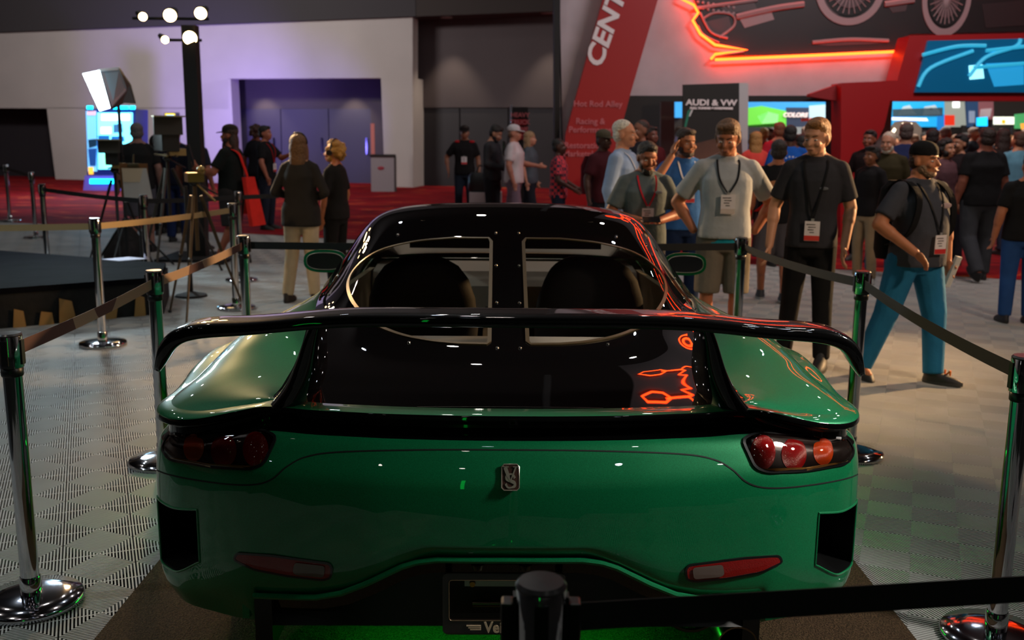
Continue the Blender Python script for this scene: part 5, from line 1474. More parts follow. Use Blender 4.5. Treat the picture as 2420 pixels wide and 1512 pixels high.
def belt(a, b, label, mt, sag=.0, r0=.045, wid=.048, n=14):
    a = Vector(a); b = Vector(b); d = (b - a); d.z = 0; d.normalize(); a = a + d * r0; b = b - d * r0
    nn = Vector((-d.y, d.x, 0)) * .0009; rr = []
    for k in range(n + 1):
        t = k / n; p = a + (b - a) * t; p.z -= sag * 4 * t * (1 - t)
        rr.append([p + nn + Vector((0, 0, wid / 2)), p - nn + Vector((0, 0, wid / 2)), p - nn - Vector((0, 0, wid / 2)), p + nn - Vector((0, 0, wid / 2))])
    return tag(obj('barrier_belt', MB().rings(rr), mt, smooth=False), label, 'barrier belt')
BELT = mat('belt_black', '0e0d0d', .75); BELTT = mat('belt_tan', 'a48a60', .75)
L1 = stanchion('chrome stanchion at the left edge of the picture, nearest on that side', 21, 786)
L2 = stanchion('chrome stanchion behind the left tip of the car wing', 363, 638)
L3 = stanchion('chrome stanchion at the far left corner of the car enclosure', 575, 556)
S1 = stanchion('chrome stanchion in front of the man in grey shorts', 1753, 560)
S2 = stanchion('chrome stanchion behind the right tip of the car wing', 2040, 640)
S3 = stanchion('chrome stanchion at the right edge of the picture, its base glowing red', 2424, 840, 0)
C1 = stanchion('blurred stanchion in the very front, overlapping the plate frame', 1279, 1372, 0.0)
U1 = stanchion('chrome stanchion before the stage holding the tan belt, left of the clipboard', 223, 515)
U2 = stanchion('chrome stanchion at the right end of the tan belt, beside the bearded man', 548, 480)
F1 = stanchion('far left chrome stanchion at the carpet edge, first from the left', 13, 392, Y=17.4)
F2 = stanchion('far chrome stanchion on the left, second from the left', 73, 405, Y=14.9)
F3 = stanchion('far chrome stanchion on the left, third, with red and green glints', 98, 432, Y=11.9)
F4 = stanchion('chrome stanchion half hidden behind the clipboard and tripods', 338, 462, Y=10.2)
F5 = stanchion('chrome stanchion behind the right end of the tan belt, with green glints', 562, 449, Y=10.9)
def lit_belt():  # warm light falling in patches is put into the belt colour
    m = mat('belt_painted_light', '8a705c', .75)
    nt = m.node_tree; b = nt.nodes['Principled BSDF']; tc = nt.nodes.new('ShaderNodeTexCoord'); n = nt.nodes.new('ShaderNodeTexNoise')
    n.inputs['Scale'].default_value = 1.6; n.inputs['Detail'].default_value = 0
    r = nt.nodes.new('ShaderNodeValToRGB'); r.color_ramp.interpolation = 'CONSTANT'
    r.color_ramp.elements[0].color = (*hexc('4a2c2a'), 1); r.color_ramp.elements[1].position = .44; r.color_ramp.elements[1].color = (*hexc('927863'), 1)
    nt.links.new(tc.outputs['Object'], n.inputs[0]); nt.links.new(n.outputs['Fac'], r.inputs[0]); nt.links.new(r.outputs[0], b.inputs['Base Color']); return m
CB = lit_belt()
belt(L1, L2, 'belt with painted brown and tan light patches between the left edge stanchion and the next one', CB, .01)
belt(L2, L3, 'belt with painted brown and tan light patches rising to the far left corner stanchion', CB, .01)
belt(L3, S1, 'black belt running behind the car from left to right', BELT, .01, n=20)
belt(S1, S2, 'black belt crossing in front of the man in the dark shirt and black jeans', BELT, .02)
belt(S2, S3, 'black belt descending to the right edge, across the blue jeans', BELT, .02)
U0 = Vector((U1.x - 2.6, U1.y - .45, U1.z))
stv = copy_tree(from_proto[0]); stv['label'] = 'chrome stanchion outside the left edge that ends the tan belt'; stv.location = (U0.x, U0.y, 0)
belt(U0, U1, 'pale tan belt from the left edge to the stanchion before the stage', BELTT, .01)
belt(U1, U2, 'pale tan belt running in front of the tripods', BELTT, .01)
FR = Vector((C1.x + 2.0, C1.y + .30, C1.z + .0))
stv = copy_tree(from_proto[0]); stv['label'] = 'stanchion off the right edge that takes the front black belt'; stv.location = (FR.x, FR.y, 0)
belt(C1, FR, 'wide blurred black belt across the very front, right of the front stanchion', BELT, .0)
belt(F1 + Vector((-4, .8, 0)), F1, 'thin black belt on the far left at the carpet edge', BELT, 0)
belt(F1, F2, 'thin black belt between the two farthest left stanchions', BELT, 0)
belt(F3, F4, 'black belt in front of the kiosk, left of the clipboard', BELT, .01)
belt(F4, F5, 'black belt behind the tripods, in front of the navy shirts', BELT, .01)
belt(F5, P(668, 470, 11.2).xy.to_3d() + Vector((0, 0, F5.z)), 'short black belt right of the green glinting stanchion, ending at the blazer woman', BELT, 0)
# the belt clips left and right of the front stanchion head
for sx in (-1, 1):
    tag(bevel(obj('belt_clip', MB().box((C1.x + sx * .053, C1.y, C1.z - .006), (.020, .03, .078)), BLACKP, smooth=False)), 'black plastic belt clip on the %s side of the front stanchion head' % ('left' if sx < 0 else 'right'), 'belt clip')

# ================================================================== camera gear on the left
def tripod(name, label, px, py, Y, zt, spread=.42, rz=0.3, mt=None, rod=.014):
    p = P(px, py, Y); t = thing(name, label, 'tripod', (p.x, Y, 0 if Y < edge_y(p.x) else .006), rz); mt = mt or BLACKM
    for k in range(3):
        a = 2 * PI * k / 3; u = Vector((math.cos(a), math.sin(a), 0))
        l = obj('leg', MB().cone(u * .05 + Vector((0, 0, zt - .12)), u * spread * .55 + Vector((0, 0, zt * .45)), rod * 1.2, rod).cone(u * spread * .55 + Vector((0, 0, zt * .45)), u * spread + Vector((0, 0, .012)), rod * .8, rod * .7), mt, t)
        obj('leg_clamp', MB().ell(u * spread * .55 + Vector((0, 0, zt * .45)), (.022, .022, .022)), BLACKP, l)
        obj('rubber_foot', MB().ell(u * spread + Vector((0, 0, .014)), (.018, .018, .014)), BLACKP, l)
    obj('centre_column', MB().cone((0, 0, zt * .5), (0, 0, zt), .018, .018), mt, t)
    obj('tripod_head', MB().ell((0, 0, zt), (.05, .05, .04)).cone((.0, 0, zt), (.22, .12, zt - .12), .008, .008), BLACKP, t)
    return t, Vector((p.x, Y, zt))
def video_camera(label, c, rz, s=1.0, tan=False):
    t = thing('video_camera', label, 'video camera', c, rz); t.scale = (s, s, s)
    bd = bevel(obj('camera_body', MB().box((0, 0, .11), (.15, .34, .15)), mat('camera_dark', '1c1a18', .45), t, smooth=False), .01)
    obj('lens', MB().cone((0, -.17, .11), (0, -.36, .11), .048, .055, 20).cone((0, -.36, .11), (0, -.40, .11), .062, .066, 20), BLACKP, t)
    obj('top_handle', MB().box((0, .0, .22), (.03, .22, .025)).box((0, -.1, .195), (.03, .02, .05)).box((0, .1, .195), (.03, .02, .05)), BLACKP, t, smooth=False)
    mn = bevel(obj('monitor', MB().box((.02, .19, .25), (.24, .03, .15)), mat('monitor_shell', '3a3630', .4), t, smooth=False), .006)
    obj('monitor_hood', MB().box((.02, .23, .33), (.26, .10, .012)), mat('hood_tan', '8a7850' if tan else '4a4640', .6), mn, smooth=False)
    obj('cable_box', MB().box((-.06, .10, .03), (.14, .1, .06)), mat('gear_brass', 'a08858', .35, .5), t, smooth=False)
    obj('rod_rig', MB().cone((-.04, -.3, .0), (-.04, .2, .0), .009, .009).cone((.04, -.3, .0), (.04, .2, .0), .009, .009), mat('rod_steel', '8a7a5c', .3, .9), t)
    return t
t1, c1_ = tripod('camera_tripod', 'heavy black camera tripod carrying the big video camera', 402, 500, 11.4, 1.32, .55, .5, mat('tripod_bronze', '2e2820', .4, .3), .018)
video_camera('large video camera with tan monitor hood on the heavy tripod', c1_ + Vector((0, 0, .03)), -2.6, 1.3, True)
t2, c2_ = tripod('light_tripod', 'thin black tripod in front of the blue kiosk', 274, 450, 12.0, 1.15, .42, .9)
video_camera('small black camera on the thin tripod in front of the kiosk', c2_ + Vector((0, 0, .03)), -2.9, 1.0)
t3, c3_ = tripod('long_leg_tripod', 'tripod with long splayed bronze legs nearest the blazer woman', 462, 480, 8.75, 1.20, .40, .52, mat('tripod_brown', '4a3a26', .4, .3), .014)
obj('fluid_head', bevel and MB().box((0, 0, 1.24), (.14, .14, .08)).cone((.0, 0, 1.2), (.1, -.3, 1.05), .01, .01).ell((.05, -.05, 1.30), (.04, .04, .04)), mat('head_brass', '8c7444', .3, .7), t3)
cb = P(318, 430, 10.9)
clp = thing('clipboard', 'brown clipboard with white papers hanging from a stand', 'clipboard', (cb.x, 10.9, cb.z), .1); clp.scale = (1.24, 1.24, 1.24)
obj('board', MB().box((0, 0, 0), (.235, .008, .32)), mat('clipboard_brown', '7a5028', .6), clp, smooth=False)
obj('paper', MB().prism([(-.10, -.008, .12), (.11, -.008, .12), (.155, -.03, -.17), (-.09, -.02, -.175)], (0, .004, 0)), flat('c8c4bc'), clp, smooth=False)
obj('paper_note', MB().prism([(-.10, -.014, .12), (.08, -.014, .12), (.05, -.02, -.0), (-.09, -.018, .0)], (0, .003, 0)), flat('d8c4a4'), clp, smooth=False)
obj('clip', MB().box((0, -.012, .145), (.09, .014, .03)).cone((0, -.01, .15), (.01, -.01, .24), .008, .005), mat('clip_steel', '9a8a6a', .3, 1), clp)
std = thing('music_stand', 'slim black stand holding the clipboard', 'stand', (cb.x, 10.98, 0))
obj('pole', MB().cone((0, 0, .05), (0, 0, cb.z + .02), .012, .012), BLACKM, std)
for k in range(3):
    a = 2 * PI * k / 3 + .4; obj('leg', MB().cone((0, 0, .25), (.28 * math.cos(a), .28 * math.sin(a), .012), .009, .009), BLACKM, std)
jk = G(325, 606)
jac = obj('black_bag', None or MB().rings([[(.24 * s_ * math.cos(a) + .03 * math.sin(3 * a), .20 * s_ * math.sin(a), z) for a in [2 * PI * q / 18 for q in range(18)]] for z, s_ in ((0, 1.05), (.08, 1.1), (.2, .85), (.32, .55), (.42, .25))]), mat('bag_cloth_black', '131013', .8, bump=.8, nscale=12))
jac.location = (jk.x, jk.y - .35, 0); tag(jac, 'crumpled black equipment bag on the floor behind the stage corner', 'bag')
wt = G(452, 700)
wtb = thing('light_stand_base', 'round black weighted stand base on the floor near the long tripod', 'stand', (wt.x, wt.y, 0))
obj('base_disc', MB().lathe([(.001, 0), (.16, 0), (.15, .02), (.03, .05), (.001, .05)], 28), BLACKM, wtb); obj('stand_pole', MB().cone((0, 0, .04), (0, 0, 1.1), .022, .018), BLACKM, wtb)
# green light column behind the photographer: its mirror image runs down every steel post
gl = thing('green_light_column', 'green light column standing in the hall behind the viewpoint', 'light column', (-0.75, -4.6, 0))
obj('column_tube', MB().cone((0, 0, .25), (0, 0, 3.4), .045, .045, 20), mat('green_tube', '10ff50', .5, emit=2.6), gl)
obj('column_foot', MB().cone((0, 0, 0), (0, 0, .25), .25, .2, 20), BLACKM, gl)
# ================================================================== the cast
D = math.radians
N_ = dict(vox=.010, bvox=.0075)
M_ = dict(vox=.014, bvox=.011)
L_ = dict(vox=.02, bvox=.016)
def mk(base, **k): d = dict(base); d.update(k); return d
# --- right foreground
cap_man = person('man in a backwards black cap, grey shirt and teal blue jeans walking right', 2186, 338, 6.75, D(22), mk(N_,
    g=1.17, belly=.05, skin='b0704e', hair=('buzz', '3a2618'), cap=('131315', 'beanie'), beard='8a6a50', shirt=('3a3c44', 'short'), pants=('1f668e', 'long'), loose=1.08,
    shoes='121214', sole='3a3a3c', lanyard=('1a1a1c', 'c03030', 1.03), head=(D(18), .05),
    arms={'R': ((-.34, .02, 1.16), (-.20, -.20, .98), (.3, -.5, -.5)), 'L': ((.33, .06, 1.14), (.31, .0, .89))},
    legs={'R': ((-.17, .06, .50), (-.27, .16, .10), -.3, .15), 'L': ((.13, -.10, .50), (.10, -.17, .085), .5, -.05)}, logo=('a89090', .09, 1.30, .05)))
blond = person('blond man in a dark T-shirt and black jeans looking down at the car', 1936, 281, 7.1, D(-16), mk(N_,
    g=.94, skin='c08a6c', hair=('short', '8a5a28'), brow='5a3c20', shirt=('2e2e33', 'short'), pants=('101012', 'long'), boots=True, shoes='17161a', lanyard=('141416', 'c83830', .98), head=(D(-24), .22),
    arms={'R': ((-.26, .05, 1.13), (-.28, -.04, .86)), 'L': ((.25, .05, 1.13), (.22, -.10, .87))},
    legs={'R': ((-.11, .03, .50), (-.14, .14, .09), -.3), 'L': ((.10, -.03, .50), (.12, -.06, .09), -.15)}, logo=('5a5c62', .06, 1.27, .03)))
grey = person('man with tousled brown hair, pale grey T-shirt and khaki shorts, hands in pockets', 1724, 284, 7.35, D(-6), mk(N_,
    g=1.05, skin='a8684a', hair=('mop', '6b4a2e'), shirt=('a2a6aa', 'short'), pants=('6a6257', 'short'), shoes='4a4440', lanyard=('17171a', 'c8b8b0', 1.15), head=(D(-16), .32), hem=.90,
    arms={'R': ((-.34, .10, 1.14), (-.22, .0, .95)), 'L': ((.34, .10, 1.14), (.22, .0, .95))}, hide_hand={'L': 1, 'R': 1}, belly=.02))
hm_ = MB(); hm_.rings([[(.176 * 1.05 * math.cos(a), .128 * math.sin(a) - .004, z) for a in [2 * PI * q / 24 for q in range(24)]] for z in (.865, .905)])
obj('undershirt_hem', hm_, cloth('1a8aa0'), grey)
beardman = person('black-bearded man in a slate T-shirt with red lanyard holding a phone in both hands', 1528, 336, 7.9, D(4), mk(N_,
    g=1.08, skin='96583c', hair=('short', '15100d'), beard='15100d', beardlen=.02, brow='15100d', shirt=('5a6366', 'short'), pants=('2a2c34', 'long'), lanyard=('c02030', 'c02030', 1.12), head=(D(6), .30),
    arms={'R': ((-.30, -.01, 1.13), (-.085, -.25, 1.09), (.8, -.5, .1)), 'L': ((.30, -.01, 1.13), (.085, -.25, 1.09), (-.8, -.5, .1))}, logo=('9a9a9a', .09, 1.32, .035)))
bluephone = person('man in a blue shirt holding a phone to his ear', 1622, 305, 8.7, D(8), mk(N_,
    g=1.05, skin='a06a4c', hair=('short', '2c1c12'), beard='2c1c12', shirt=('2f5f9e', 'short'), pants=('16284a', 'long'), lanyard=('c8c8d0', 'c83038', 1.17), head=(D(12), .05),
    arms={'R': ((-.34, -.12, 1.22), (-.155, -.10, 1.50), (.2, .1, 1)), 'L': ((.27, .04, 1.13), (.27, -.04, .87))}))
white = person('white-haired man in a pale blue dress shirt facing right', 1476, 284, 9.1, D(62), mk(N_,
    g=1.02, skin='c98a6a', hair=('buzz', 'd8d0c0'), brow='b8a898', shirt=('8ea4c6', 'long'), pants=('2a2a34', 'long'), lanyard=('c8c8cc', 'c83038', 1.16), head=(D(10), .05)))
# things they hold
bpy.context.view_layer.update()
def held(nm, label, cat, root, loc, dims, mt, rot=(0, 0, 0)):
    o = bevel(obj(nm, MB().box((0, 0, 0), dims), mt, smooth=False), .004)
    o.matrix_world = root.matrix_world @ Matrix.Translation(loc) @ Matrix.Rotation(rot[0], 4, 'X') @ Matrix.Rotation(rot[1], 4, 'Y')
    return tag(o, label, cat)
held('phone', 'dark phone in the two hands of the black-bearded man', 'phone', beardman, (0, -.315, 1.105), (.15, .075, .012), flat('101014', .2), (.5, 0))
held('phone', 'black phone held to the ear of the man in the blue shirt', 'phone', bluephone, (-.105, -.045, 1.60), (.012, .075, .15), flat('101014', .2), (.2, .1))
held('papers', 'rolled white papers in the hand of the man in teal jeans', 'papers', cap_man, (.32, -.05, .80), (.05, .03, .24), flat('c4c0ba'), (.2, .2))
bpk = thing('backpack', 'black backpack on the back of the man in the backwards cap', 'backpack', (0, 0, 0)); bpk.matrix_world = cap_man.matrix_world
obj('pack_body', MB().rings([[(.155 * s_ * math.copysign(abs(math.cos(a)) ** .6, math.cos(a)), .235 + .085 * s_ * math.sin(a), z) for a in [2 * PI * q / 20 for q in range(20)]] for z, s_ in ((.88, .85), (.95, 1), (1.25, 1), (1.40, .85), (1.46, .5))]), cloth('101012'), bpk)
for s in (1, -1):
    sm = smooth_poly([(s * .12, .19, 1.40), (s * .135, .04, 1.475), (s * .145, -.12, 1.40), (s * .165, -.160, 1.25), (s * .19, -.10, 1.08), (s * .19, .10, 1.0)], 6, False)
    obj('pack_strap', MB().rings([[(q[0] - .026, q[1] - .006, q[2]), (q[0] + .026, q[1] - .006, q[2]), (q[0] + .026, q[1] + .008, q[2]), (q[0] - .026, q[1] + .008, q[2])] for q in sm]), cloth('101012'), bpk)
for q in cap_man.children:
    if q.name.startswith('shoe') and q.location is not None:
        c = sum((Vector(b) for b in q.bound_box), Vector()) / 8
        if c.x > 0:
            obj('shoe_letter', MB().cone((c.x + .050, c.y - .02, .05), (c.x + .052, c.y - .02, .10), .007, .007).cone((c.x + .052, c.y - .02, .10), (c.x + .050, c.y + .03, .05), .007, .007).cone((c.x + .050, c.y + .03, .05), (c.x + .052, c.y + .03, .10), .007, .007).box((c.x + .03, c.y + .06, .03), (.05, .08, .03)), flat('f07818'), q)
# --- right, second row
redbag = person('man seen from behind in a black printed T-shirt and grey shorts', 1842, 336, 9.9, D(168), mk(M_, g=1.08, skin='a2664a', hair=('short', '241a14'), shirt=('131316', 'short'), pants=('4a474c', 'short'), shoes='2c3038', sole='9a9a9a', face=False, h=1.60, loose=1.15,
    legs={'R': ((.10 - .22, .02, .50), (-.13, .10, .10), 0), 'L': ((.12, .08, .50), (.10, -.18, .09), 0)}, logo=('a06a40', -.0, 1.28, .10), logo_back=True))
circ = person('tall man seen from behind in a royal blue T-shirt with a white round print', 1868, 296, 12.6, D(176), mk(M_, g=1.15, skin='4a2c20', hair=('buzz', '120d0b'), shirt=('0f4a9a', 'short'), pants=('20242e', 'long'), face=False))
ring = []
for R0, R1 in ((.125, .14),):
    mb = MB(); pr_ = []
    for k in range(18):
        a = 2 * PI * k / 18; mb.box((.12 * math.cos(a), .165, 1.24 + .12 * math.sin(a)), (.018, .006, .018))
    mb.box((0, .165, 1.26), (.10, .006, .03)).box((0, .165, 1.21), (.10, .006, .03))
    obj('shirt_round_print', mb, flat('c8ccd4'), circ)
sb_ = thing('red_shoulder_bag', 'red bag on a broad red strap worn by the man in grey shorts', 'bag', (0, 0, 0)); bpy.context.view_layer.update(); sb_.matrix_world = redbag.matrix_world
def sling(par, col, s=1, yb=.165):
    sm = smooth_poly([(s * .10, -.02, 1.475), (s * .07, yb - .03, 1.40), (0, yb, 1.25), (-s * .10, yb, 1.08), (-s * .20, .06, .98)], 6, False)
    obj('bag_strap', MB().rings([[(q[0] - .03, q[1] + .004, q[2]), (q[0] + .03, q[1] + .004, q[2]), (q[0] + .03, q[1] - .004, q[2]), (q[0] - .03, q[1] - .004, q[2])] for q in sm]), cloth(col, 'bagcloth'), par)
    obj('bag_body', MB().prism([(-s * .24, -.10, .98), (-s * .25, .14, 1.0), (-s * .29, .16, .62), (-s * .28, -.12, .60)], (-s * .05, 0, 0)), cloth(col, 'bagcloth'), par, smooth=False)
sling(sb_, 'c8201c', -1)
person('blond person in a red and coral jacket entering the left booth entrance', 1787, 312, 14.5, D(180), mk(L_, skin='c08a68', hair=('long', 'a87840'), shirt=('d0453c', 'long'), pants=('2a2428', 'long'), face=False, fem=True))
person('person in a dark red shirt seen between the banner and the tall man', 1842, 290, 16.0, D(185), mk(L_, skin='a06a50', hair=('short', '7a4a30'), shirt=('a81c2c', 'short'), pants=('1a1a20', 'long'), face=False))
person('person in a navy shirt far inside the left entrance', 1806, 303, 19.5, D(180), mk(L_, skin='b07a58', hair=('short', 'c09050'), shirt=('27304a', 'short'), pants=('1a1a20', 'long'), face=False))
person('dark-haired person close behind the blond man in the left entrance', 1893, 318, 13.5, D(200), mk(L_, skin='6a4230', hair=('short', '0f0c0a'), shirt=('20202c', 'short'), pants=('1a1a20', 'long'), face=False))
person('short-haired man behind the white-haired man, face turned left', 1514, 284, 12.5, D(-60), mk(L_, skin='7a4c38', hair=('buzz', '30221a'), shirt=('24222a', 'short'), pants=('1a1a20', 'long')))
person('man in a dark red shirt far behind the bearded man', 1541, 300, 14.0, D(30), mk(L_, skin='6a3c30', hair=('short', '1a1210'), shirt=('4a1218', 'short'), pants=('1a1a20', 'long')))
hatred = person('dark man in a khaki cap before the red pylon', 1428, 308, 12.0, D(40), mk(L_, skin='3a2018', hair=('buzz', '100c0a'), cap=('4a4436', 'front'), shirt=('3a1018', 'short'), pants=('16161c', 'long')))
bp2 = thing('backpack', 'dark red backpack worn by the man before the red pylon', 'backpack', (0, 0, 0)); bpy.context.view_layer.update(); bp2.matrix_world = hatred.matrix_world
obj('pack_body', MB().rings([[(.15 * s_ * math.cos(a), .225 + .075 * s_ * math.sin(a), z) for a in [2 * PI * q / 16 for q in range(16)]] for z, s_ in ((.95, .85), (1.05, 1), (1.3, 1), (1.42, .6))]), cloth('4a0f18'), bp2)
# --- far right crowd in front of the portal
person('white-haired bearded man in an olive jacket with pale collar', 2103, 312, 11.8, D(-30), mk(M_, g=1.05, skin='b07a62', hair=('buzz', 'b8a898'), beard='c0b8ac', shirt=('2e2814', 'long'), pants=('3c5878', 'long'), head=(D(-10), .2), shoes='2c2824'))
person('small dark-haired man in black at the red portal leg', 2056, 308, 13.2, D(-40), mk(M_, g=.9, skin='7a4430', hair=('short', '120c0a'), shirt=('1a0f10', 'short'), pants=('14161c', 'long')))
person('child with dark curly hair in front of the olive jacket man', 2062, 345, 11.2, D(-60), mk(M_, g=.9, skin='7a4c34', hair=('mop', '100b08'), shirt=('121012', 'long'), pants=('8a765c', 'long'), shoes='c8c4bc', sole='d8d4cc'))
person('man in a navy jacket with grey hair behind the olive jacket man', 2143, 292, 13.4, D(165), mk(L_, g=1.15, skin='a0705a', hair=('short', '4a3c38'), shirt=('1c2448', 'long'), pants=('16161e', 'long'), face=False))
big = person('big man seen from behind in a black shirt and grey trousers', 2333, 303, 11.6, D(186), mk(M_, g=1.28, skin='8a5040', hair=('short', '26150f'), shirt=('0f0f11', 'short'), pants=('33353a', 'long'), shoes='16161a', face=False, loose=1.05,
    legs={'R': ((-.12, -.02, .50), (-.10, .02, .09), 0), 'L': ((.13, .04, .50), (.12, .30, .13), 0, -.5)}))
person('woman with dark curly hair and checked scarf near the capped man', 2240, 330, 12.2, D(30), mk(M_, skin='a87458', hair=('curly', '17100c'), shirt=('5a3c40', 'short'), pants=('1a1a20', 'long'), fem=True))
person('man with dark hair and white collar looking left, behind the capped man', 2270, 318, 12.9, D(-70), mk(M_, skin='9a6a50', hair=('short', '0f0b09'), shirt=('1c1416', 'long'), pants=('1a1a20', 'long')))
person('dark-haired person half hidden above the black cap', 2206, 305, 13.8, D(150), mk(L_, skin='5a2c24', hair=('short', '180c0a'), shirt=('2a1216', 'long'), pants=('1a1a20', 'long'), face=False))
edge_w = person('person in black with blue jeans cut by the right edge of the picture', 2440, 365, 8.9, D(170), mk(M_, g=1.15, skin='a86a4c', hair=('short', '22160f'), shirt=('101012', 'short'), pants=('22467c', 'long'), face=False, shoes='1c1c24'))
person('man in a pale blue checked shirt at the right edge behind the others', 2410, 312, 14.0, D(190), mk(L_, g=1.1, skin='b07858', hair=('short', '4a3020'), shirt=('5c8a9c', 'long'), pants=('2a3040', 'long'), face=False))
person('woman in dark clothes between the big man and the pale blue shirt', 2372, 305, 14.6, D(175), mk(L_, skin='9a6a50', hair=('long', '2a1a12'), shirt=('231a18', 'long'), pants=('16161a', 'long'), face=False, fem=True))
# --- far crowd inside the hall
cols = ['8a2a2c', 'c05a2c', '3a4a6a', '6a6462', '1c1c22', 'b0503c', '8a8c8a', '2c5c48', '23242c', 'a03c30']
protos = []
for i in range(5):
    pr_ = person('far crowd member in %s inside the bright exhibition hall' % ['a dark red shirt', 'a slate blue shirt', 'a black shirt', 'a light grey shirt', 'a near-black navy shirt'][i], 2150, 300, 22 + i, D(20 * i - 40 + (180 if i % 2 else 0)), mk(dict(vox=.03, bvox=.024), h=1.6 + .05 * i, group='far crowd in the bright hall', skin=['b07a58', '8a5a40', 'c08a68', '6a4030', 'a8684a'][i], hair=(['short', 'long', 'short', 'mop', 'short'][i], ['2a1c12', '7a5028', '120c08', '3a2618', '8a7060'][i]), shirt=(cols[i * 2], 'short'), pants=(['20242e', '2c4468', '16161a', '5a5248', '20242e'][i], 'long'), face=False))
    protos.append(pr_)
rnd = random.Random(11)
spots = [(2118, 24), (2164, 21), (2188, 26), (2225, 25), (2238, 20), (2252, 28), (2262, 22), (2283, 25), (2292, 29), (2303, 21), (2312, 27), (2324, 24), (2346, 22), (2358, 28), (2371, 25), (2383, 20), (2392, 27), (2404, 23), (2414, 28), (2430, 22), (2450, 25), (1780, 24), (1830, 26), (1822, 21), (1905, 24), (1925, 27), (1950, 23), (1958, 28), (1606, 24)]
shades = ['a dark red shirt', 'a slate blue shirt', 'a black shirt', 'a light grey shirt', 'a near-black navy shirt']
order = {}
for i in range(len(spots)): order.setdefault(i % 5, []).append((spots[i][0], i))
for i, (px, Y) in enumerate(spots):
    src = protos[i % 5]
    o = src if i < 5 else copy_tree(src)
    n_ = sorted(order[i % 5]).index((px, i)); o['label'] = 'far hall visitor in %s, %s from the left in that colour' % (shades[i % 5], ['first', 'second', 'third', 'fourth', 'fifth', 'sixth'][n_])
    p = P(px, 305, Y + rnd.uniform(-.4, .4)); o.location = (p.x, p.y, 0.006); o.rotation_euler[2] = rnd.uniform(-PI, PI)
# --- centre group by the tall dark wall
vest = person('man in a black shirt with red shoulders facing the camera, hand on hip', 1098, 298, 18.4, D(0), mk(L_, g=1.05, skin='8a5a44', hair=('short', '2a1c16'), shirt=('141214', 'short'), pants=('1c2430', 'long'), cap=('1a1414', 'front'), lanyard=('17171a', 'c03038', 1.12), arms={'R': ((-.34, .06, 1.16), (-.30, -.02, .93))}))
obj('shoulder_panel', MB().ell((.13, .01, 1.452), (.06, .07, .03)).ell((-.13, .01, 1.452), (.06, .07, .03)), cloth('a01820'), vest)
person('man in a dark suit and face mask looking down at his phone', 1164, 295, 16.2, D(65), mk(L_, skin='a07058', hair=('short', '120e0c'), beard='0f0f12', shirt=('2c2d31', 'long'), pants=('1c1c20', 'long'), head=(D(5), .5), arms={'R': ((-.24, -.02, 1.13), (-.08, -.28, 1.05)), 'L': ((.24, -.02, 1.13), (.1, -.28, 1.05))}))
person('man in a white cap, white T-shirt and mauve shorts walking right', 1216, 296, 15.6, D(75), mk(L_, g=1.1, skin='a8705c', hair=('buzz', '6a5040'), cap=('b8b4b8', 'front'), shirt=('b8b0b4', 'short'), pants=('6a5a66', 'short'), shoes='b0a8a8', arms={'R': ((-.25, .02, 1.13), (-.25, -.06, .88)), 'L': ((.26, -.06, 1.15), (.22, -.32, 1.12))},
    legs={'R': ((-.10, -.06, .50), (-.11, .06, .09), 0), 'L': ((.10, .06, .50), (.11, .20, .12), 0, -.4)}))
person('blond woman in a grey top and dark shorts walking right', 1253, 311, 16.4, D(70), mk(L_, skin='b88068', hair=('long', '9a7a58'), shirt=('4a5058', 'short'), pants=('1c2028', 'short'), fem=True, shoes='8a8080', legs={'R': ((-.10, -.08, .50), (-.11, .02, .09), 0), 'L': ((.10, .06, .50), (.11, .20, .12), 0, -.4)}))
plaid_p = mat('plaid_shirt', 'b02838', .85)
def mk_plaid():
    nt = plaid_p.node_tree; b = nt.nodes['Principled BSDF']; tc = nt.nodes.new('ShaderNodeTexCoord'); c = nt.nodes.new('ShaderNodeTexChecker'); c.inputs['Scale'].default_value = 22
    c.inputs[1].default_value = (*hexc('c0303c'), 1); c.inputs[2].default_value = (*hexc('1c1a30'), 1)
    nt.links.new(tc.outputs['Object'], c.inputs[0]); nt.links.new(c.outputs[0], b.inputs['Base Color'])
mk_plaid()
person('dark-skinned man in a red and navy plaid shirt facing right', 1322, 328, 13.6, D(80), mk(L_, g=1.0, skin='3c2018', hair=('buzz', '0c0908'), shirt=('b02838', 'short', plaid_p), pants=('141c2c', 'long'), arms={'R': ((-.24, -.02, 1.13), (-.16, -.24, 1.0)), 'L': ((.24, -.02, 1.13), (.2, -.26, 1.0))}))
# --- left group
w1 = person('woman with long brown hair in a dark blazer and cream trousers, seen from behind', 706, 318, 9.6, D(172), mk(M_, fem=True, g=1.06, skin='b8805c', hair=('long', '6e4a26'), shirt=('2a2622', 'long'), shirt_name='blazer', pants=('b5a284', 'long'), shoes='2c2018', face=False, hem=.80, loose=.95,
    arms={'L': ((.27, .02, 1.15), (.12, -.20, 1.08)), 'R': ((-.27, .02, 1.15), (-.12, -.20, 1.08))}, legs={'L': ((.11, .0, .5), (.15, .06, .09), 0), 'R': ((-.10, .0, .5), (-.12, -.02, .09), 0)}))
w2 = person('woman with curly blond hair and a headset, in black', 789, 334, 10.15, D(-110), mk(M_, fem=True, g=1.02, skin='b06a44', hair=('curly', 'b07c30'), shirt=('1b1815', 'short'), pants=('16130f', 'long'), shoes='1a1410', head=(D(10), .05),
    arms={'L': ((.24, .0, 1.12), (.20, -.06, .88)), 'R': ((-.24, .02, 1.13), (-.24, -.06, .90))}))
hs_ = thing('headset', 'dark headset over the curly blond hair', 'headset', (0, 0, 0)); bpy.context.view_layer.update(); hs_.matrix_world = w2.matrix_world
obj('headband', MB().tube([(.115 * math.cos(a), .02, 1.635 + .128 * math.sin(a)) for a in [PI * q / 14 for q in range(15)]], .009, 6), BLACKP, hs_)
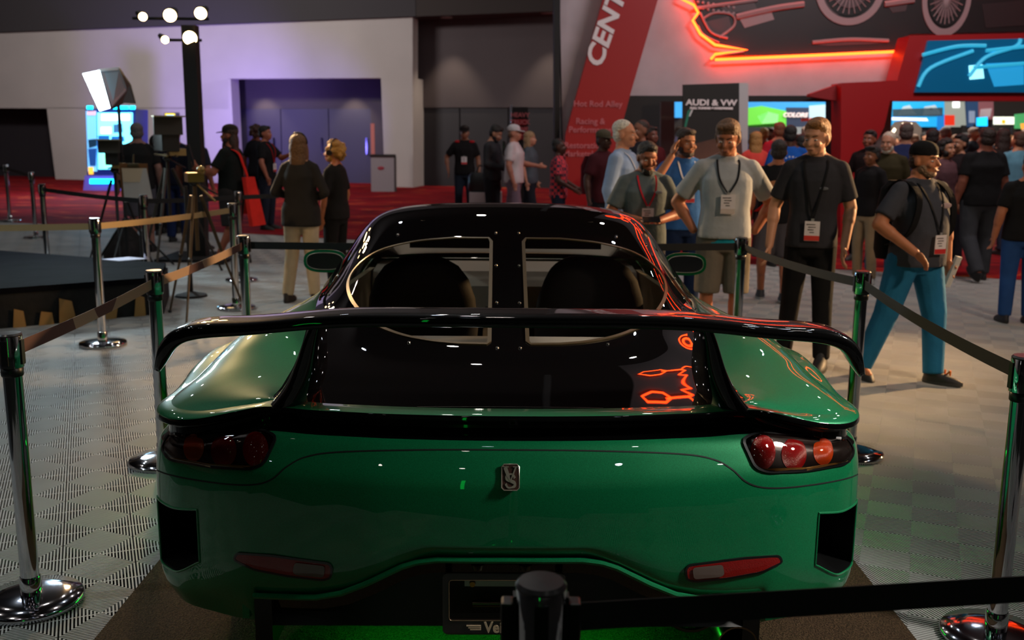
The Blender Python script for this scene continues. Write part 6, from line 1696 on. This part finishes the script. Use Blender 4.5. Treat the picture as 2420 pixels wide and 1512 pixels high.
obj('ear_cup', MB().cone((.115, .01, 1.61), (.145, .01, 1.61), .035, .03), BLACKP, hs_)
hs2 = thing('headset', 'thin headset over the long brown hair of the blazer woman', 'headset', (0, 0, 0)); hs2.matrix_world = w1.matrix_world
obj('headband', MB().tube([(.095 * math.cos(a), .02, 1.645 + .112 * math.sin(a)) for a in [PI * q / 14 for q in range(15)]], .008, 6), BLACKP, hs2)
bag_man = person('long-haired bearded man in a black cap and black T-shirt facing left', 541, 296, 12.3, D(-100), mk(M_, g=1.12, skin='96543c', hair=('verylong', '3a2417'), beard='2c1a12', beardlen=.10, cap=('2a241e', 'front'), shirt=('111614', 'short'), pants=('2a2624', 'short'), loose=1.15, shoes='17171a',
    arms={'R': ((-.28, .0, 1.12), (-.26, -.16, .90)), 'L': ((.28, -.10, 1.16), (.2, -.34, 1.18), (0, -.5, .8))}, legs={'R': ((-.11, -.05, .50), (-.12, .10, .09), 0), 'L': ((.11, .02, .50), (.12, -.16, .09), 0)}))
rb2 = thing('red_shoulder_bag', 'long red tote bag hanging behind the bearded man in the cap', 'bag', (0, 0, 0)); bpy.context.view_layer.update(); rb2.matrix_world = bag_man.matrix_world
sling(rb2, 'd02a20', 1, .17)
obj('bag_panel', MB().prism([(-.10, .22, 1.10), (.12, .20, 1.10), (.18, .30, .50), (-.12, .34, .50)], (0, .05, 0)), cloth('d02a20', 'bagcloth'), rb2, smooth=False)
gm = held('action_camera', 'small camera on a stick raised by the bearded man in the cap', 'camera', bag_man, (.2, -.42, 1.36), (.03, .03, .28), flat('141418'), (.25, 0))
person('man with a red lanyard in a black shirt pointing right, before the violet doors', 627, 298, 16.5, D(75), mk(L_, skin='a0604a', hair=('short', '17110d'), shirt=('121214', 'short'), pants=('1c2230', 'long'), lanyard=('b01c24', 'b01c24', 1.05), arms={'R': ((-.26, -.05, 1.13), (-.22, -.12, .90)), 'L': ((.26, -.14, 1.2), (.15, -.38, 1.28), (0, -1, .2))}))
person('person with a hair bun just left of the man pointing right', 605, 296, 17.4, D(160), mk(L_, skin='7a4030', hair=('curly', '3a1c12'), shirt=('17171c', 'short'), pants=('1c2430', 'long'), face=False, fem=True))
person('dark-haired man in a navy T-shirt and jeans left of the tower foot', 455, 300, 13.7, D(160), mk(M_, g=1.02, skin='8a5240', hair=('short', '100d0e'), shirt=('1c1d2b', 'short'), pants=('343c52', 'long'), face=False, head=(D(30), 0)))
person('bald man in a dark navy T-shirt seen from behind', 411, 297, 14.6, D(175), mk(M_, g=1.12, skin='6e3a2a', hair=('bald', '000000'), shirt=('14172a', 'short'), pants=('1c2a52', 'long'), face=False))
person('grey-haired man in a black shirt and grey shorts beside the kiosk', 322, 292, 13.4, D(200), mk(M_, g=1.1, skin='8a6458', hair=('short', '5c5656'), shirt=('181818', 'short'), pants=('4a4a52', 'short'), face=False, shoes='17171a'))
person('short person with reddish brown hair behind the big video camera', 377, 326, 15.5, D(180), mk(L_, skin='6a3426', hair=('curly', '4a2014'), shirt=('1c1214', 'short'), pants=('16161a', 'long'), face=False))
person('dark-haired person left of the bald man, holding up a lit phone', 392, 296, 15.8, D(190), mk(L_, skin='6a3c2c', hair=('short', '0c0a0c'), shirt=('141420', 'short'), pants=('16161a', 'long'), face=False, h=1.72))
